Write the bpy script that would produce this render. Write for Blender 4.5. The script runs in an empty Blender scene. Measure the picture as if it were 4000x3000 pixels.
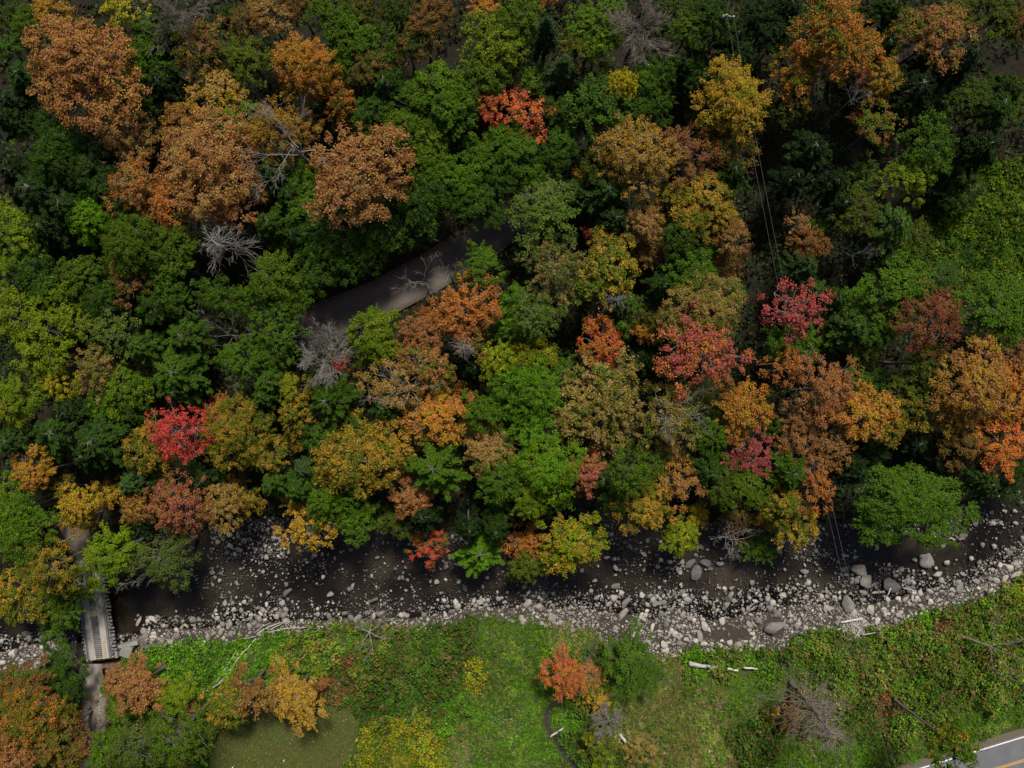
import bpy, math, random
import numpy as np
from mathutils import Vector

# ------------------------------------------------------------------ camera, sky, sun, exposure
scene = bpy.context.scene
COL = scene.collection
H_CAM = 120.0                      # drone height above the stream, metres
LENS = 28.0
F_PX = LENS / 36.0 * 4000.0        # focal length in photo pixels
cam_d = bpy.data.cameras.new('camera'); cam_d.lens = LENS; cam_d.sensor_width = 36.0
cam_d.clip_start = 1.0; cam_d.clip_end = 2000.0
cam = bpy.data.objects.new('camera', cam_d); COL.objects.link(cam)
cam.location = (0, 0, H_CAM); cam.rotation_euler = (0, 0, 0)
scene.camera = cam

SUN_EL, SUN_AZ = math.radians(56), math.radians(12)    # azimuth from +Y, towards +X
world = bpy.data.worlds.new('World'); scene.world = world; world.use_nodes = True
wn = world.node_tree.nodes; wl = world.node_tree.links
sky = wn.new('ShaderNodeTexSky'); sky.sky_type = 'NISHITA'; sky.sun_disc = False
sky.sun_elevation = SUN_EL; sky.sun_rotation = SUN_AZ; sky.dust_density = 3.0; sky.air_density = 1.0
wl.new(sky.outputs[0], wn['Background'].inputs[0]); wn['Background'].inputs[1].default_value = 0.05
sun_d = bpy.data.lights.new('sun', 'SUN'); sun_d.energy = 3.5; sun_d.angle = math.radians(9)
sun_d.color = (1.0, 0.955, 0.89)
sun = bpy.data.objects.new('sun', sun_d); COL.objects.link(sun)
sdir = Vector((-math.sin(SUN_AZ) * math.cos(SUN_EL), -math.cos(SUN_AZ) * math.cos(SUN_EL), -math.sin(SUN_EL)))
sun.rotation_euler = sdir.to_track_quat('-Z', 'Y').to_euler(); sun.location = (0, 60, 150)
vs = scene.view_settings
vs.view_transform = 'Standard'; vs.look = 'None'; vs.exposure = 0.42; vs.gamma = 1.0; vs.use_curve_mapping = False
scene.cycles.max_bounces = 5; scene.cycles.transparent_max_bounces = 6
scene.cycles.diffuse_bounces = 2; scene.cycles.glossy_bounces = 2

# ------------------------------------------------------------------ helpers
R0 = np.random.default_rng(11)
_lat = np.random.default_rng(5).random((256, 256))
def vnoise(x, y, s):
    x = np.asarray(x, float) / s + 1000.0; y = np.asarray(y, float) / s + 1000.0
    xi = np.floor(x).astype(int); yi = np.floor(y).astype(int)
    fx = x - xi; fy = y - yi; fx = fx * fx * (3 - 2 * fx); fy = fy * fy * (3 - 2 * fy)
    a = _lat[xi % 256, yi % 256]; b = _lat[(xi + 1) % 256, yi % 256]
    c = _lat[xi % 256, (yi + 1) % 256]; d = _lat[(xi + 1) % 256, (yi + 1) % 256]
    return (a * (1 - fx) + b * fx) * (1 - fy) + (c * (1 - fx) + d * fx) * fy
def fbm(x, y, s):
    return (vnoise(x, y, s) + 0.5 * vnoise(x + 31, y + 17, s / 2) + 0.25 * vnoise(x - 9, y + 77, s / 4)) / 1.75
def sstep(a, b, t):
    t = np.clip((t - a) / (b - a), 0, 1); return t * t * (3 - 2 * t)
def norm(a):
    return a / (np.linalg.norm(a, axis=-1, keepdims=True) + 1e-9)
def w2p(x, y, z=0.0):
    k = F_PX / (H_CAM - z); return 2000 + x * k, 1500 - y * k
def p2w(px, py, z=0.0):
    k = (H_CAM - z) / F_PX; return (px - 2000) * k, (1500 - py) * k

def build(name, V, F, mat=None, attrs=None, smooth=False, colors=None):
    """one mesh datablock from numpy arrays; F is one (M,k) array or a list of such arrays"""
    if not isinstance(F, list): F = [F]
    F = [np.asarray(f, np.int32) for f in F if len(f)]
    me = bpy.data.meshes.new(name)
    V = np.asarray(V, np.float32)
    me.vertices.add(len(V)); me.vertices.foreach_set('co', V.ravel())
    lt = np.concatenate([np.full(len(f), f.shape[1], np.int32) for f in F])
    li = np.concatenate([f.ravel() for f in F])
    me.loops.add(len(li)); me.loops.foreach_set('vertex_index', li)
    me.polygons.add(len(lt))
    me.polygons.foreach_set('loop_start', np.concatenate([[0], np.cumsum(lt)[:-1]]).astype(np.int32))
    me.polygons.foreach_set('loop_total', lt)
    me.polygons.foreach_set('use_smooth', np.full(len(lt), smooth, bool))
    for k, a in (attrs or {}).items():
        at = me.attributes.new(k, 'FLOAT', 'POINT'); at.data.foreach_set('value', np.asarray(a, np.float32))
    for k, a in (colors or {}).items():
        at = me.attributes.new(k, 'FLOAT_COLOR', 'POINT')
        c = np.ones((len(V), 4), np.float32); c[:, :3] = a; at.data.foreach_set('color', c.ravel())
    me.update(calc_edges=True); me.validate()
    if mat: me.materials.append(mat)
    return me
def link(name, me, parent=None, loc=None):
    o = bpy.data.objects.new(name, me); COL.objects.link(o)
    if parent is not None: o.parent = parent
    if loc is not None: o.location = loc
    return o
def tag(o, label=None, cat=None, group=None, kind=None):
    if label: o['label'] = label
    if cat: o['category'] = cat
    if group: o['group'] = group
    if kind: o['kind'] = kind
    return o
def empty(name, loc):
    o = bpy.data.objects.new(name, None); COL.objects.link(o); o.location = loc; o.empty_display_size = 0.2
    return o

class Tubes:
    def __init__(s): s.V = []; s.F = []; s.n = 0
    def add(s, P, R, sides=5, cap=True):
        P = np.asarray(P, float); n = len(P); R = np.broadcast_to(np.asarray(R, float), (n,))
        T = norm(np.gradient(P, axis=0))
        ref = np.array([0.0, 0, 1]) if abs(T[:, 2]).mean() < 0.8 else np.array([1.0, 0, 0])
        U = norm(np.cross(T, ref)); W = np.cross(T, U)
        a = np.arange(sides) * 2 * math.pi / sides
        ring = (np.cos(a)[None, :, None] * U[:, None] + np.sin(a)[None, :, None] * W[:, None]) * R[:, None, None]
        s.V.append((P[:, None] + ring).reshape(-1, 3))
        i = np.arange(n - 1)[:, None] * sides + np.arange(sides)[None, :]
        j = np.arange(n - 1)[:, None] * sides + (np.arange(sides)[None, :] + 1) % sides
        s.F.append((np.stack([i, j, j + sides, i + sides], -1).reshape(-1, 4)) + s.n)
        m = n * sides
        if cap:
            s.V.append(P[[0, -1]]); k = np.arange(sides); k2 = (k + 1) % sides
            s.F.append(np.stack([np.full(sides, m), k2, k, np.full(sides, m)], -1)[:, :3] + s.n)
            o = (n - 1) * sides
            s.F.append(np.stack([np.full(sides, m + 1), k + o, k2 + o], -1) + s.n); m += 2
        s.n += m
    def arrays(s):
        return np.concatenate(s.V), [np.concatenate([f for f in s.F if f.shape[1] == 4])] + \
            ([np.concatenate([f for f in s.F if f.shape[1] == 3])] if any(f.shape[1] == 3 for f in s.F) else [])
    def mesh(s, name, mat, smooth=True):
        V, F = s.arrays(); return build(name, V, F, mat, smooth=smooth)

def leaves(P, N, size, asp, rs, along=None, fold=0.25):
    """one small folded leaf-shaped face per point"""
    n = len(P)
    if along is None: along = rs.normal(size=(n, 3))
    U = norm(along - (along * N).sum(1, keepdims=True) * N); W = np.cross(N, U)
    s = np.broadcast_to(size, (n,))[:, None]; a = np.broadcast_to(asp, (n,))[:, None]
    up = N * s * fold * a
    V = np.stack([P + U * s, P + W * s * a + up, P - U * s, P - W * s * a + up], 1).reshape(-1, 3)
    F = np.arange(4 * n).reshape(n, 4)
    return V, F
def boxv(c, sx, sy, sz, ang=0.0, jit=0.0, rs=None):
    """eight corners of a box centred on c, turned by ang about z"""
    q = np.array([[x, y, z] for z in (-.5, .5) for y in (-.5, .5) for x in (-.5, .5)]) * [sx, sy, sz]
    if jit: q = q + rs.normal(size=q.shape) * jit
    ca, sa = math.cos(ang), math.sin(ang)
    return np.stack([q[:, 0] * ca - q[:, 1] * sa, q[:, 0] * sa + q[:, 1] * ca, q[:, 2]], 1) + np.asarray(c)
BOXF = np.array([[0, 2, 3, 1], [4, 5, 7, 6], [0, 1, 5, 4], [1, 3, 7, 5], [3, 2, 6, 7], [2, 0, 4, 6]])

# ------------------------------------------------------------------ materials
def new_mat(name):
    m = bpy.data.materials.new(name); m.use_nodes = True
    nt = m.node_tree; return m, nt.nodes, nt.links, nt.nodes['Principled BSDF']
def mnode(N, L, op, a, b=None, c=None, clamp=False):
    n = N.new('ShaderNodeMath'); n.operation = op; n.use_clamp = clamp
    for i, v in enumerate((a, b, c)):
        if v is None: continue
        if isinstance(v, (int, float)): n.inputs[i].default_value = v
        else: L.new(v, n.inputs[i])
    return n.outputs[0]
def mixc(N, L, f, a, b, mode='MIX'):
    n = N.new('ShaderNodeMix'); n.data_type = 'RGBA'; n.blend_type = mode
    for s, v in ((n.inputs[0], f), (n.inputs[6], a), (n.inputs[7], b)):
        if isinstance(v, (int, float)): s.default_value = v
        elif isinstance(v, tuple): s.default_value = (*v, 1)
        else: L.new(v, s)
    return n.outputs[2]
def attr(N, name, typ='GEOMETRY'):
    n = N.new('ShaderNodeAttribute'); n.attribute_type = typ; n.attribute_name = name; return n
def noise(N, L, scale, detail=3, vec=None, dist=0.0):
    n = N.new('ShaderNodeTexNoise'); n.inputs['Scale'].default_value = scale; n.inputs['Detail'].default_value = detail
    n.inputs['Distortion'].default_value = dist
    if vec is not None: L.new(vec, n.inputs['Vector'])
    return n
def objco(N, L, kind='Object'):
    return N.new('ShaderNodeTexCoord').outputs[kind]
def ramp(N, L, fac, stops):
    n = N.new('ShaderNodeValToRGB'); e = n.color_ramp.elements
    while len(e) < len(stops): e.new(0.5)
    for i, (p, c) in enumerate(stops): e[i].position = p; e[i].color = (*c, 1)
    L.new(fac, n.inputs[0]); return n.outputs[0]
def bump(N, L, bs, h, strength, dist=0.05):
    b = N.new('ShaderNodeBump'); b.inputs['Strength'].default_value = strength; b.inputs['Distance'].default_value = dist
    L.new(h, b.inputs['Height']); L.new(b.outputs[0], bs.inputs['Normal'])

def leaf_material(name, vertex_color=False):
    m, N, L, bs = new_mat(name)
    lr = attr(N, 'lr').outputs['Fac']
    if vertex_color:
        col = attr(N, 'tint').outputs['Color']
    else:
        cr = attr(N, 'cr').outputs['Fac']
        A = attr(N, 'leaf_a', 'OBJECT').outputs['Color']; B = attr(N, 'leaf_b', 'OBJECT').outputs['Color']
        mx = attr(N, 'leaf_mix', 'OBJECT').outputs['Fac']
        oi = N.new('ShaderNodeObjectInfo')
        off = N.new('ShaderNodeVectorMath'); off.operation = 'ADD'
        L.new(objco(N, L), off.inputs[0])
        sc = mnode(N, L, 'MULTIPLY', oi.outputs['Random'], 60.0); L.new(sc, off.inputs[1])
        nz = noise(N, L, 0.38, 2, off.outputs[0]).outputs['Fac']
        v = mnode(N, L, 'ADD', mnode(N, L, 'MULTIPLY', cr, 0.34), mnode(N, L, 'MULTIPLY', nz, 0.38))
        v = mnode(N, L, 'ADD', v, mnode(N, L, 'MULTIPLY', lr, 0.28))
        th = mnode(N, L, 'SUBTRACT', 0.93, mnode(N, L, 'MULTIPLY', mx, 0.86))
        mr = N.new('ShaderNodeMapRange'); mr.interpolation_type = 'SMOOTHSTEP'
        L.new(v, mr.inputs[0]); L.new(mnode(N, L, 'SUBTRACT', th, 0.13), mr.inputs[1]); L.new(mnode(N, L, 'ADD', th, 0.13), mr.inputs[2])
        col = mixc(N, L, mr.outputs[0], A, B)
    hsv = N.new('ShaderNodeHueSaturation')
    L.new(mnode(N, L, 'ADD', 0.478, mnode(N, L, 'MULTIPLY', mnode(N, L, 'FRACT', mnode(N, L, 'MULTIPLY', lr, 7.31)), 0.044)), hsv.inputs['Hue'])
    L.new(mnode(N, L, 'ADD', 0.6, mnode(N, L, 'MULTIPLY', lr, 0.8)), hsv.inputs['Value'])
    L.new(mnode(N, L, 'ADD', 0.90, mnode(N, L, 'MULTIPLY', mnode(N, L, 'FRACT', mnode(N, L, 'MULTIPLY', lr, 3.7)), 0.3)), hsv.inputs['Saturation'])
    L.new(col, hsv.inputs['Color'])
    L.new(hsv.outputs[0], bs.inputs['Base Color'])
    bs.inputs['Roughness'].default_value = 0.7; bs.inputs['Specular IOR Level'].default_value = 0.10
    tr = N.new('ShaderNodeBsdfTranslucent'); L.new(hsv.outputs[0], tr.inputs[0])
    ms = N.new('ShaderNodeMixShader'); ms.inputs[0].default_value = 0.22
    L.new(bs.outputs[0], ms.inputs[1]); L.new(tr.outputs[0], ms.inputs[2])
    L.new(ms.outputs[0], N['Material Output'].inputs[0])
    return m
M_LEAF = leaf_material('foliage')
M_PLANT = leaf_material('ground_plants', True)

def simple_mat(name, c1, c2, scale, rough=0.85, bmp=0.4, detail=5, stretch=None):
    m, N, L, bs = new_mat(name)
    v = objco(N, L)
    if stretch:
        mp = N.new('ShaderNodeMapping'); mp.inputs['Scale'].default_value = stretch; L.new(v, mp.inputs[0]); v = mp.outputs[0]
    oi = N.new('ShaderNodeObjectInfo')
    nz = noise(N, L, scale, detail, v)
    f = mnode(N, L, 'ADD', mnode(N, L, 'MULTIPLY', nz.outputs['Fac'], 1.3), mnode(N, L, 'SUBTRACT', mnode(N, L, 'MULTIPLY', oi.outputs['Random'], 0.4), 0.35), clamp=True)
    L.new(mixc(N, L, f, c1, c2), bs.inputs['Base Color']); bs.inputs['Roughness'].default_value = rough
    if bmp: bump(N, L, bs, nz.outputs['Fac'], bmp)
    return m
M_BARK = simple_mat('bark_brown_grey', (0.05, 0.04, 0.032), (0.17, 0.15, 0.12), 3.0)
M_BARKP = simple_mat('bark_pale', (0.115, 0.104, 0.086), (0.31, 0.285, 0.245), 1.6)
M_BARKG = simple_mat('bark_weathered_grey', (0.09, 0.082, 0.074), (0.25, 0.23, 0.21), 1.8)
M_BARKB = simple_mat('twigs_brown_grey', (0.085, 0.066, 0.052), (0.21, 0.165, 0.135), 2.0)
M_WOOD = simple_mat('weathered_plank', (0.085, 0.080, 0.078), (0.24, 0.225, 0.21), 1.3, stretch=(6, 1, 6))
M_RUNNER = simple_mat('worn_runner_board', (0.22, 0.20, 0.175), (0.44, 0.40, 0.345), 1.1, stretch=(5, .7, 5))
M_NEWWOOD = simple_mat('mossy_newer_board', (0.20, 0.19, 0.085), (0.38, 0.35, 0.17), 1.3, stretch=(5, .8, 5))
M_CONC = simple_mat('concrete', (0.12, 0.11, 0.10), (0.30, 0.28, 0.25), 0.9)
M_DRIFT = simple_mat('driftwood', (0.24, 0.215, 0.19), (0.58, 0.545, 0.49), 1.5)
M_WHITE = simple_mat('white_ceramic', (0.7, 0.7, 0.7), (0.85, 0.85, 0.84), 3.0, rough=0.35, bmp=0)
M_WIRE = simple_mat('power_cable', (0.07, 0.065, 0.055), (0.16, 0.15, 0.12), 0.5, rough=0.5, bmp=0)

def stone_material():
    m, N, L, bs = new_mat('river_stone')
    oi = N.new('ShaderNodeObjectInfo')
    t = attr(N, 'tone').outputs['Fac']                       # per stone in the joined stones, 0 on single ones
    ot = attr(N, 'stone_tone', 'OBJECT').outputs['Fac']
    tone = mnode(N, L, 'ADD', t, ot)
    geo = N.new('ShaderNodeNewGeometry')
    nz = noise(N, L, 2.2, 6, geo.outputs['Position'])
    nf = noise(N, L, 11.0, 4, geo.outputs['Position'])
    f = mnode(N, L, 'ADD', tone, mnode(N, L, 'MULTIPLY', mnode(N, L, 'SUBTRACT', nz.outputs['Fac'], 0.5), 0.55), clamp=True)
    c = ramp(N, L, f, [(0.0, (0.040, 0.042, 0.046)), (0.35, (0.12, 0.112, 0.102)), (0.65, (0.27, 0.238, 0.20)), (1.0, (0.52, 0.475, 0.41))])
    c = mixc(N, L, mnode(N, L, 'MULTIPLY', nf.outputs['Fac'], 0.45), c, (0.12, 0.105, 0.09))
    # wet band just above the water line: a real waterline with its own height
    sep = N.new('ShaderNodeSeparateXYZ'); L.new(geo.outputs['Position'], sep.inputs[0])
    wet = N.new('ShaderNodeMapRange'); L.new(sep.outputs[2], wet.inputs[0])
    wet.inputs[1].default_value = 0.03; wet.inputs[2].default_value = 0.09
    c2 = mixc(N, L, wet.outputs[0], mixc(N, L, 0.6, c, (0.02, 0.018, 0.015)), c)
    L.new(c2, bs.inputs['Base Color']); bs.inputs['Roughness'].default_value = 0.85
    bump(N, L, bs, nf.outputs['Fac'], 0.5, 0.04)
    return m
M_STONE = stone_material()

def ground_material():
    m, N, L, bs = new_mat('ground')
    zone = attr(N, 'tint').outputs['Color']
    geo = N.new('ShaderNodeNewGeometry')
    n1 = noise(N, L, 1.6, 6, geo.outputs['Position']); n2 = noise(N, L, 7.0, 5, geo.outputs['Position'])
    k = mnode(N, L, 'ADD', mnode(N, L, 'MULTIPLY', n1.outputs['Fac'], 0.9), mnode(N, L, 'MULTIPLY', n2.outputs['Fac'], 1.1))
    cm = N.new('ShaderNodeCombineColor')
    for i in range(3): L.new(k, cm.inputs[i])
    L.new(mixc(N, L, 1.0, zone, cm.outputs[0], 'MULTIPLY'), bs.inputs['Base Color'])
    bs.inputs['Roughness'].default_value = 0.95; bs.inputs['Specular IOR Level'].default_value = 0.15
    bump(N, L, bs, n2.outputs['Fac'], 0.8, 0.12)
    return m
M_GROUND = ground_material()

def water_material():
    m, N, L, bs = new_mat('stream_water')
    geo = N.new('ShaderNodeNewGeometry')
    nz = noise(N, L, 2.6, 3, geo.outputs['Position'], 0.6); nd = noise(N, L, 0.12, 3, geo.outputs['Position'])
    b = N.new('ShaderNodeBump'); b.inputs['Strength'].default_value = 0.35; b.inputs['Distance'].default_value = 0.03
    L.new(nz.outputs['Fac'], b.inputs['Height'])
    gl = N.new('ShaderNodeBsdfGlossy'); gl.inputs['Roughness'].default_value = 0.06; L.new(b.outputs[0], gl.inputs['Normal'])
    gl.inputs['Color'].default_value = (1, 1, 1, 1)
    tr = N.new('ShaderNodeBsdfTransparent')
    L.new(ramp(N, L, nd.outputs['Fac'], [(0.35, (0.22, 0.205, 0.19)), (0.68, (0.55, 0.515, 0.47))]), tr.inputs[0])
    fr = N.new('ShaderNodeFresnel'); fr.inputs[0].default_value = 1.33; L.new(b.outputs[0], fr.inputs[1])
    ms = N.new('ShaderNodeMixShader'); L.new(fr.outputs[0], ms.inputs[0]); L.new(tr.outputs[0], ms.inputs[1]); L.new(gl.outputs[0], ms.inputs[2])
    L.new(ms.outputs[0], N['Material Output'].inputs[0])
    return m
M_WATER = water_material()

# ------------------------------------------------------------------ terrain lines (photo pixels)
SB = np.array([(-900, 2700), (0, 2640), (300, 2600), (450, 2565), (560, 2535), (620, 2540), (760, 2505), (880, 2510), (1000, 2500), (1120, 2470), (1290, 2446),
      (1360, 2430), (1540, 2458), (1720, 2452), (1814, 2422), (1904, 2410), (2000, 2422), (2180, 2446), (2301, 2464), (2360, 2500),
      (2542, 2573), (2633, 2573), (2690, 2540), (2844, 2540), (3000, 2550), (3090, 2530), (3150, 2482), (3253, 2464), (3374, 2470),
      (3512, 2446), (3590, 2422), (3633, 2386), (3784, 2374), (3874, 2325), (3940, 2295), (4000, 2260), (4900, 1700)], float)
WL = np.array([(-900, 2560), (0, 2490), (200, 2480), (494, 2490), (603, 2416), (723, 2422), (904, 2416), (1000, 2386), (1060, 2392), (1241, 2410), (1361, 2405),
      (1603, 2400), (1723, 2360), (1844, 2350), (2000, 2362), (2060, 2325), (2150, 2350), (2301, 2340), (2422, 2337), (2542, 2337),
      (2603, 2300), (2784, 2362), (3000, 2300), (3120, 2301), (3271, 2337), (3422, 2313), (3573, 2265), (3723, 2270), (3814, 2229),
      (3934, 2150), (4000, 2108), (4900, 1560)], float)
NB = np.array([(-900, 2420), (0, 2330), (300, 2240), (500, 2150), (800, 2060), (1000, 2030), (1400, 2010), (1800, 2040), (2200, 1985), (2500, 2010),
      (2900, 2050), (3300, 2040), (3600, 2000), (3750, 1980), (3850, 1950), (4000, 1890), (4900, 1350)], float)
def s_line(px): return np.interp(px, SB[:, 0], SB[:, 1])
def w_line(px): return np.interp(px, WL[:, 0], WL[:, 1])
def n_line(px): return np.interp(px, NB[:, 0], NB[:, 1])
def ground(x, y):
    px, py = w2p(np.asarray(x, float), np.asarray(y, float))
    S, W, N = s_line(px), w_line(px), n_line(px)
    bedn = fbm(x, y, 3.0)
    south = 0.5 + 2.1 * sstep(0, 110, py - S) + 0.25 * (fbm(x, y, 9.0) - .5) * sstep(60, 160, py - S)
    bar = -0.22 + 0.68 * np.clip((py - W) / np.maximum(S - W, 20), 0, 1) + 0.22 * (bedn - .5)
    bed = -0.42 + 0.3 * (bedn - .5)
    north = -0.1 + 2.4 * sstep(0, 130, N - py) + np.maximum(N - py - 100, 0) / 25.9 * 0.085 + 0.5 * (fbm(x, y, 12.0) - .5) * sstep(60, 200, N - py)
    z = np.where(py > S, south, np.where(py > W, bar, np.where(py > N, bed, north)))
    return z
def gz(x, y): return float(ground(np.array([x]), np.array([y]))[0])
def drop(px, py, dz=0.0):
    """photo pixel -> the point where its ray meets the ground"""
    z = 0.0
    for _ in range(4):
        x, y = p2w(px, py, z); z = gz(x, y) + dz
    return x, y, z

# ------------------------------------------------------------------ ground, water
LAWN = np.array([(800, 3200), (815, 2960), (850, 2850), (960, 2760), (1120, 2740), (1265, 2742), (1374, 2752), (1410, 2814), (1396, 2904), (1340, 2995), (1280, 3200)], float)
def in_poly(px, py, poly):
    px = np.asarray(px, float); py = np.asarray(py, float); c = np.zeros(px.shape, bool); n = len(poly)
    for i in range(n):
        x1, y1 = poly[i]; x2, y2 = poly[(i + 1) % n]
        k = ((y1 > py) != (y2 > py)) & (px < (x2 - x1) * (py - y1) / (y2 - y1 + 1e-9) + x1); c ^= k
    return c
def dist_path(px, py, path):
    px = np.asarray(px, float); py = np.asarray(py, float); best = np.full(px.shape, 1e9)
    for (x1, y1), (x2, y2) in zip(path[:-1], path[1:]):
        dx, dy = x2 - x1, y2 - y1; t = np.clip(((px - x1) * dx + (py - y1) * dy) / (dx * dx + dy * dy + 1e-9), 0, 1)
        best = np.minimum(best, np.hypot(px - x1 - t * dx, py - y1 - t * dy))
    return best
ROAD_A = [(1130, 1310), (1250, 1262), (1480, 1172), (1700, 1055), (1950, 890), (2130, 760)]   # gravel lane in the wood
ROAD_B = [(250, 1990), (300, 2080), (340, 2180), (352, 2250)]
TRACK = [(388, 2570), (380, 2650), (372, 2730), (368, 2800), (360, 2900), (350, 3100)]
CREEK = [(2330, 2520), (2180, 2740), (2130, 2770), (2128, 2810), (2150, 2860), (2200, 2940), (2260, 3010), (2330, 3120)]
HIGHWAY = [(3000, 3276), (3300, 3184), (3600, 3092), (3800, 3031), (4000, 2970), (4400, 2848)]     # centre line

xs = np.concatenate([[-900, -500, -300, -200, -150, -120, -100], np.arange(-90, 90.01, 0.7), [100, 120, 150, 200, 300, 500, 900]])
ys = np.concatenate([[-900, -500, -300, -200, -150, -120, -90], np.arange(-74, 78.01, 0.7), [90, 120, 150, 200, 300, 500, 900]])
GX, GY = np.meshgrid(xs, ys)
GZ = ground(GX, GY)
GPX, GPY = w2p(GX, GY, GZ)
gc = np.empty(GX.shape + (3,))
Sg, Wg, Ng = s_line(GPX), w_line(GPX), n_line(GPX)
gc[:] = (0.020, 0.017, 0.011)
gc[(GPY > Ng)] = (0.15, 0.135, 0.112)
gc[(GPY > Wg)] = (0.050, 0.042, 0.032)
gc[(GPY > Sg)] = (0.045, 0.06, 0.018)
gc[(GPY > Sg) & in_poly(GPX, GPY, LAWN)] = (0.075, 0.09, 0.026)
d_track = dist_path(GPX, GPY, TRACK)
gc[(d_track < 95) & (GPY > 2570)] = (0.10, 0.07, 0.045)
CLEAR = np.array([(3480, 1100), (3560, 900), (3700, 780), (3820, 640), (4300, 560), (4300, 1280), (3900, 1160), (3650, 1150)], float)
gc[in_poly(GPX, GPY, CLEAR)] = (0.04, 0.06, 0.015)
ny, nx = GX.shape
idx = np.arange(nx * ny).reshape(ny, nx)
GF = np.stack([idx[:-1, :-1], idx[:-1, 1:], idx[1:, 1:], idx[1:, :-1]], -1).reshape(-1, 4)
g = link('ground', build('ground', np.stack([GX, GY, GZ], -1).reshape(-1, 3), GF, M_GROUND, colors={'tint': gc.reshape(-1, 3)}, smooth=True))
tag(g, 'valley floor of leaf litter, meadow soil and stream bed', kind='structure')

wv = []
wx = np.linspace(-110, 110, 111)
pxw = 2000 + wx * F_PX / H_CAM
top = [(1500 - (n_line(p) - 70)) * H_CAM / F_PX for p in pxw]; bot = [(1500 - (s_line(p) + 40)) * H_CAM / F_PX for p in pxw]
WV = np.array([(x, b, 0.0) for x, b in zip(wx, bot)] + [(x, t, 0.0) for x, t in zip(wx, top)])
i = np.arange(110)
w = link('water', build('water', WV, np.stack([i, i + 1, i + 112, i + 111], -1), M_WATER))
tag(w, 'dark shallow stream running over a stony bed', kind='structure')

# ------------------------------------------------------------------ roads
def strip(name, path, half, mat, dz, n=120, ztop=None, cols=7, start=None):
    P = np.array(path, float); d = np.concatenate([[0], np.cumsum(np.hypot(*np.diff(P, axis=0).T))])
    t = np.linspace(0, d[-1], n); cx = np.interp(t, d, P[:, 0]); cy = np.interp(t, d, P[:, 1])
    k = np.ones(9) / 9
    cx = np.convolve(np.pad(cx, 4, 'reflect', reflect_type='odd'), k, 'valid'); cy = np.convolve(np.pad(cy, 4, 'reflect', reflect_type='odd'), k, 'valid')
    if ztop is None: C = np.array([drop(a, b) for a, b in zip(cx, cy)])
    else: C = np.array([(*p2w(a, b, ztop), ztop) for a, b in zip(cx, cy)])
    T = norm(np.gradient(C[:, :2], axis=0)); Nn = np.stack([-T[:, 1], T[:, 0]], 1)
    u = np.linspace(-1, 1, cols)
    XY = C[:, None, :2] + Nn[:, None] * (u[None, :, None] * half)
    Z = (ground(XY[..., 0], XY[..., 1]) if ztop is None else np.full(XY.shape[:2], ztop)) + dz
    if ztop is None:
        Z = np.maximum(Z, Z.mean(1, keepdims=True) + 0.02)
        Z = 0.35 * Z + 0.65 * Z.max(1, keepdims=True)
    if start is not None:
        dd = np.hypot(C[:, 0] - C[0, 0], C[:, 1] - C[0, 1])[:, None]; Z = np.maximum(Z, start - np.maximum(dd - 2.0, 0) * .06 + 0 * Z)
    V = np.concatenate([XY, Z[..., None]], -1).reshape(-1, 3)
    q = np.arange(n * cols).reshape(n, cols)
    Fq = np.stack([q[:-1, :-1], q[:-1, 1:], q[1:, 1:], q[1:, :-1]], -1).reshape(-1, 4)[:, ::-1]
    uu = np.broadcast_to(u, (n, cols)).ravel(); tt = np.repeat(t / t[-1], cols)
    me = build(name, V, Fq, mat, attrs={'across': uu, 'run': tt}, smooth=True)
    return me, C, Nn
def dirt_material(name, c_lo, c_hi, c_edge, tracks):
    m, N, L, bs = new_mat(name)
    a = attr(N, 'across').outputs['Fac']; geo = N.new('ShaderNodeNewGeometry')
    n1 = noise(N, L, 0.9, 6, geo.outputs['Position'], 0.5); n2 = noise(N, L, 9, 4, geo.outputs['Position'])
    ab = mnode(N, L, 'ABSOLUTE', a)
    tr = mnode(N, L, 'ABSOLUTE', mnode(N, L, 'SUBTRACT', ab, 0.45))
    tf = mnode(N, L, 'SUBTRACT', 1.0, mnode(N, L, 'MULTIPLY', tr, tracks), clamp=True)
    f = mnode(N, L, 'ADD', mnode(N, L, 'MULTIPLY', n1.outputs['Fac'], 0.45), mnode(N, L, 'MULTIPLY', tf, 0.50), clamp=True)
    c = mixc(N, L, f, c_lo, c_hi)
    e = N.new('ShaderNodeMapRange'); e.inputs[1].default_value = 0.72; e.inputs[2].default_value = 1.0
    L.new(mnode(N, L, 'ADD', ab, mnode(N, L, 'MULTIPLY', mnode(N, L, 'SUBTRACT', n1.outputs['Fac'], 0.5), 0.5)), e.inputs[0])
    c = mixc(N, L, e.outputs[0], c, c_edge)
    c = mixc(N, L, mnode(N, L, 'MULTIPLY', n2.outputs['Fac'], 0.5), c, c_edge)
    L.new(c, bs.inputs['Base Color']); bs.inputs['Roughness'].default_value = 0.9
    bump(N, L, bs, n2.outputs['Fac'], 0.5, 0.05)
    return m
M_DIRT = dirt_material('gravel_lane', (0.115, 0.092, 0.077), (0.20, 0.168, 0.142), (0.065, 0.042, 0.028), 2.6)
M_TRACK = dirt_material('two_track_gravel', (0.15, 0.128, 0.105), (0.40, 0.37, 0.335), (0.14, 0.09, 0.055), 3.6)
me, _, _ = strip('gravel_lane', ROAD_A, 2.85, M_DIRT, 0.10, 160); tag(link('road', me), 'grey gravel lane curving through the wood', kind='structure')
me, _, _ = strip('bridge_approach', ROAD_B, 1.9, M_DIRT, 0.14, 30); tag(link('road', me), 'gravel approach to the bridge under the trees', kind='structure')
me, TC, TN = strip('bridge_track', TRACK, 1.75, M_TRACK, 0.10, 70, start=2.93); tag(link('path', me), 'two worn gravel wheel tracks leading to the plank bridge', kind='structure')

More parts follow.
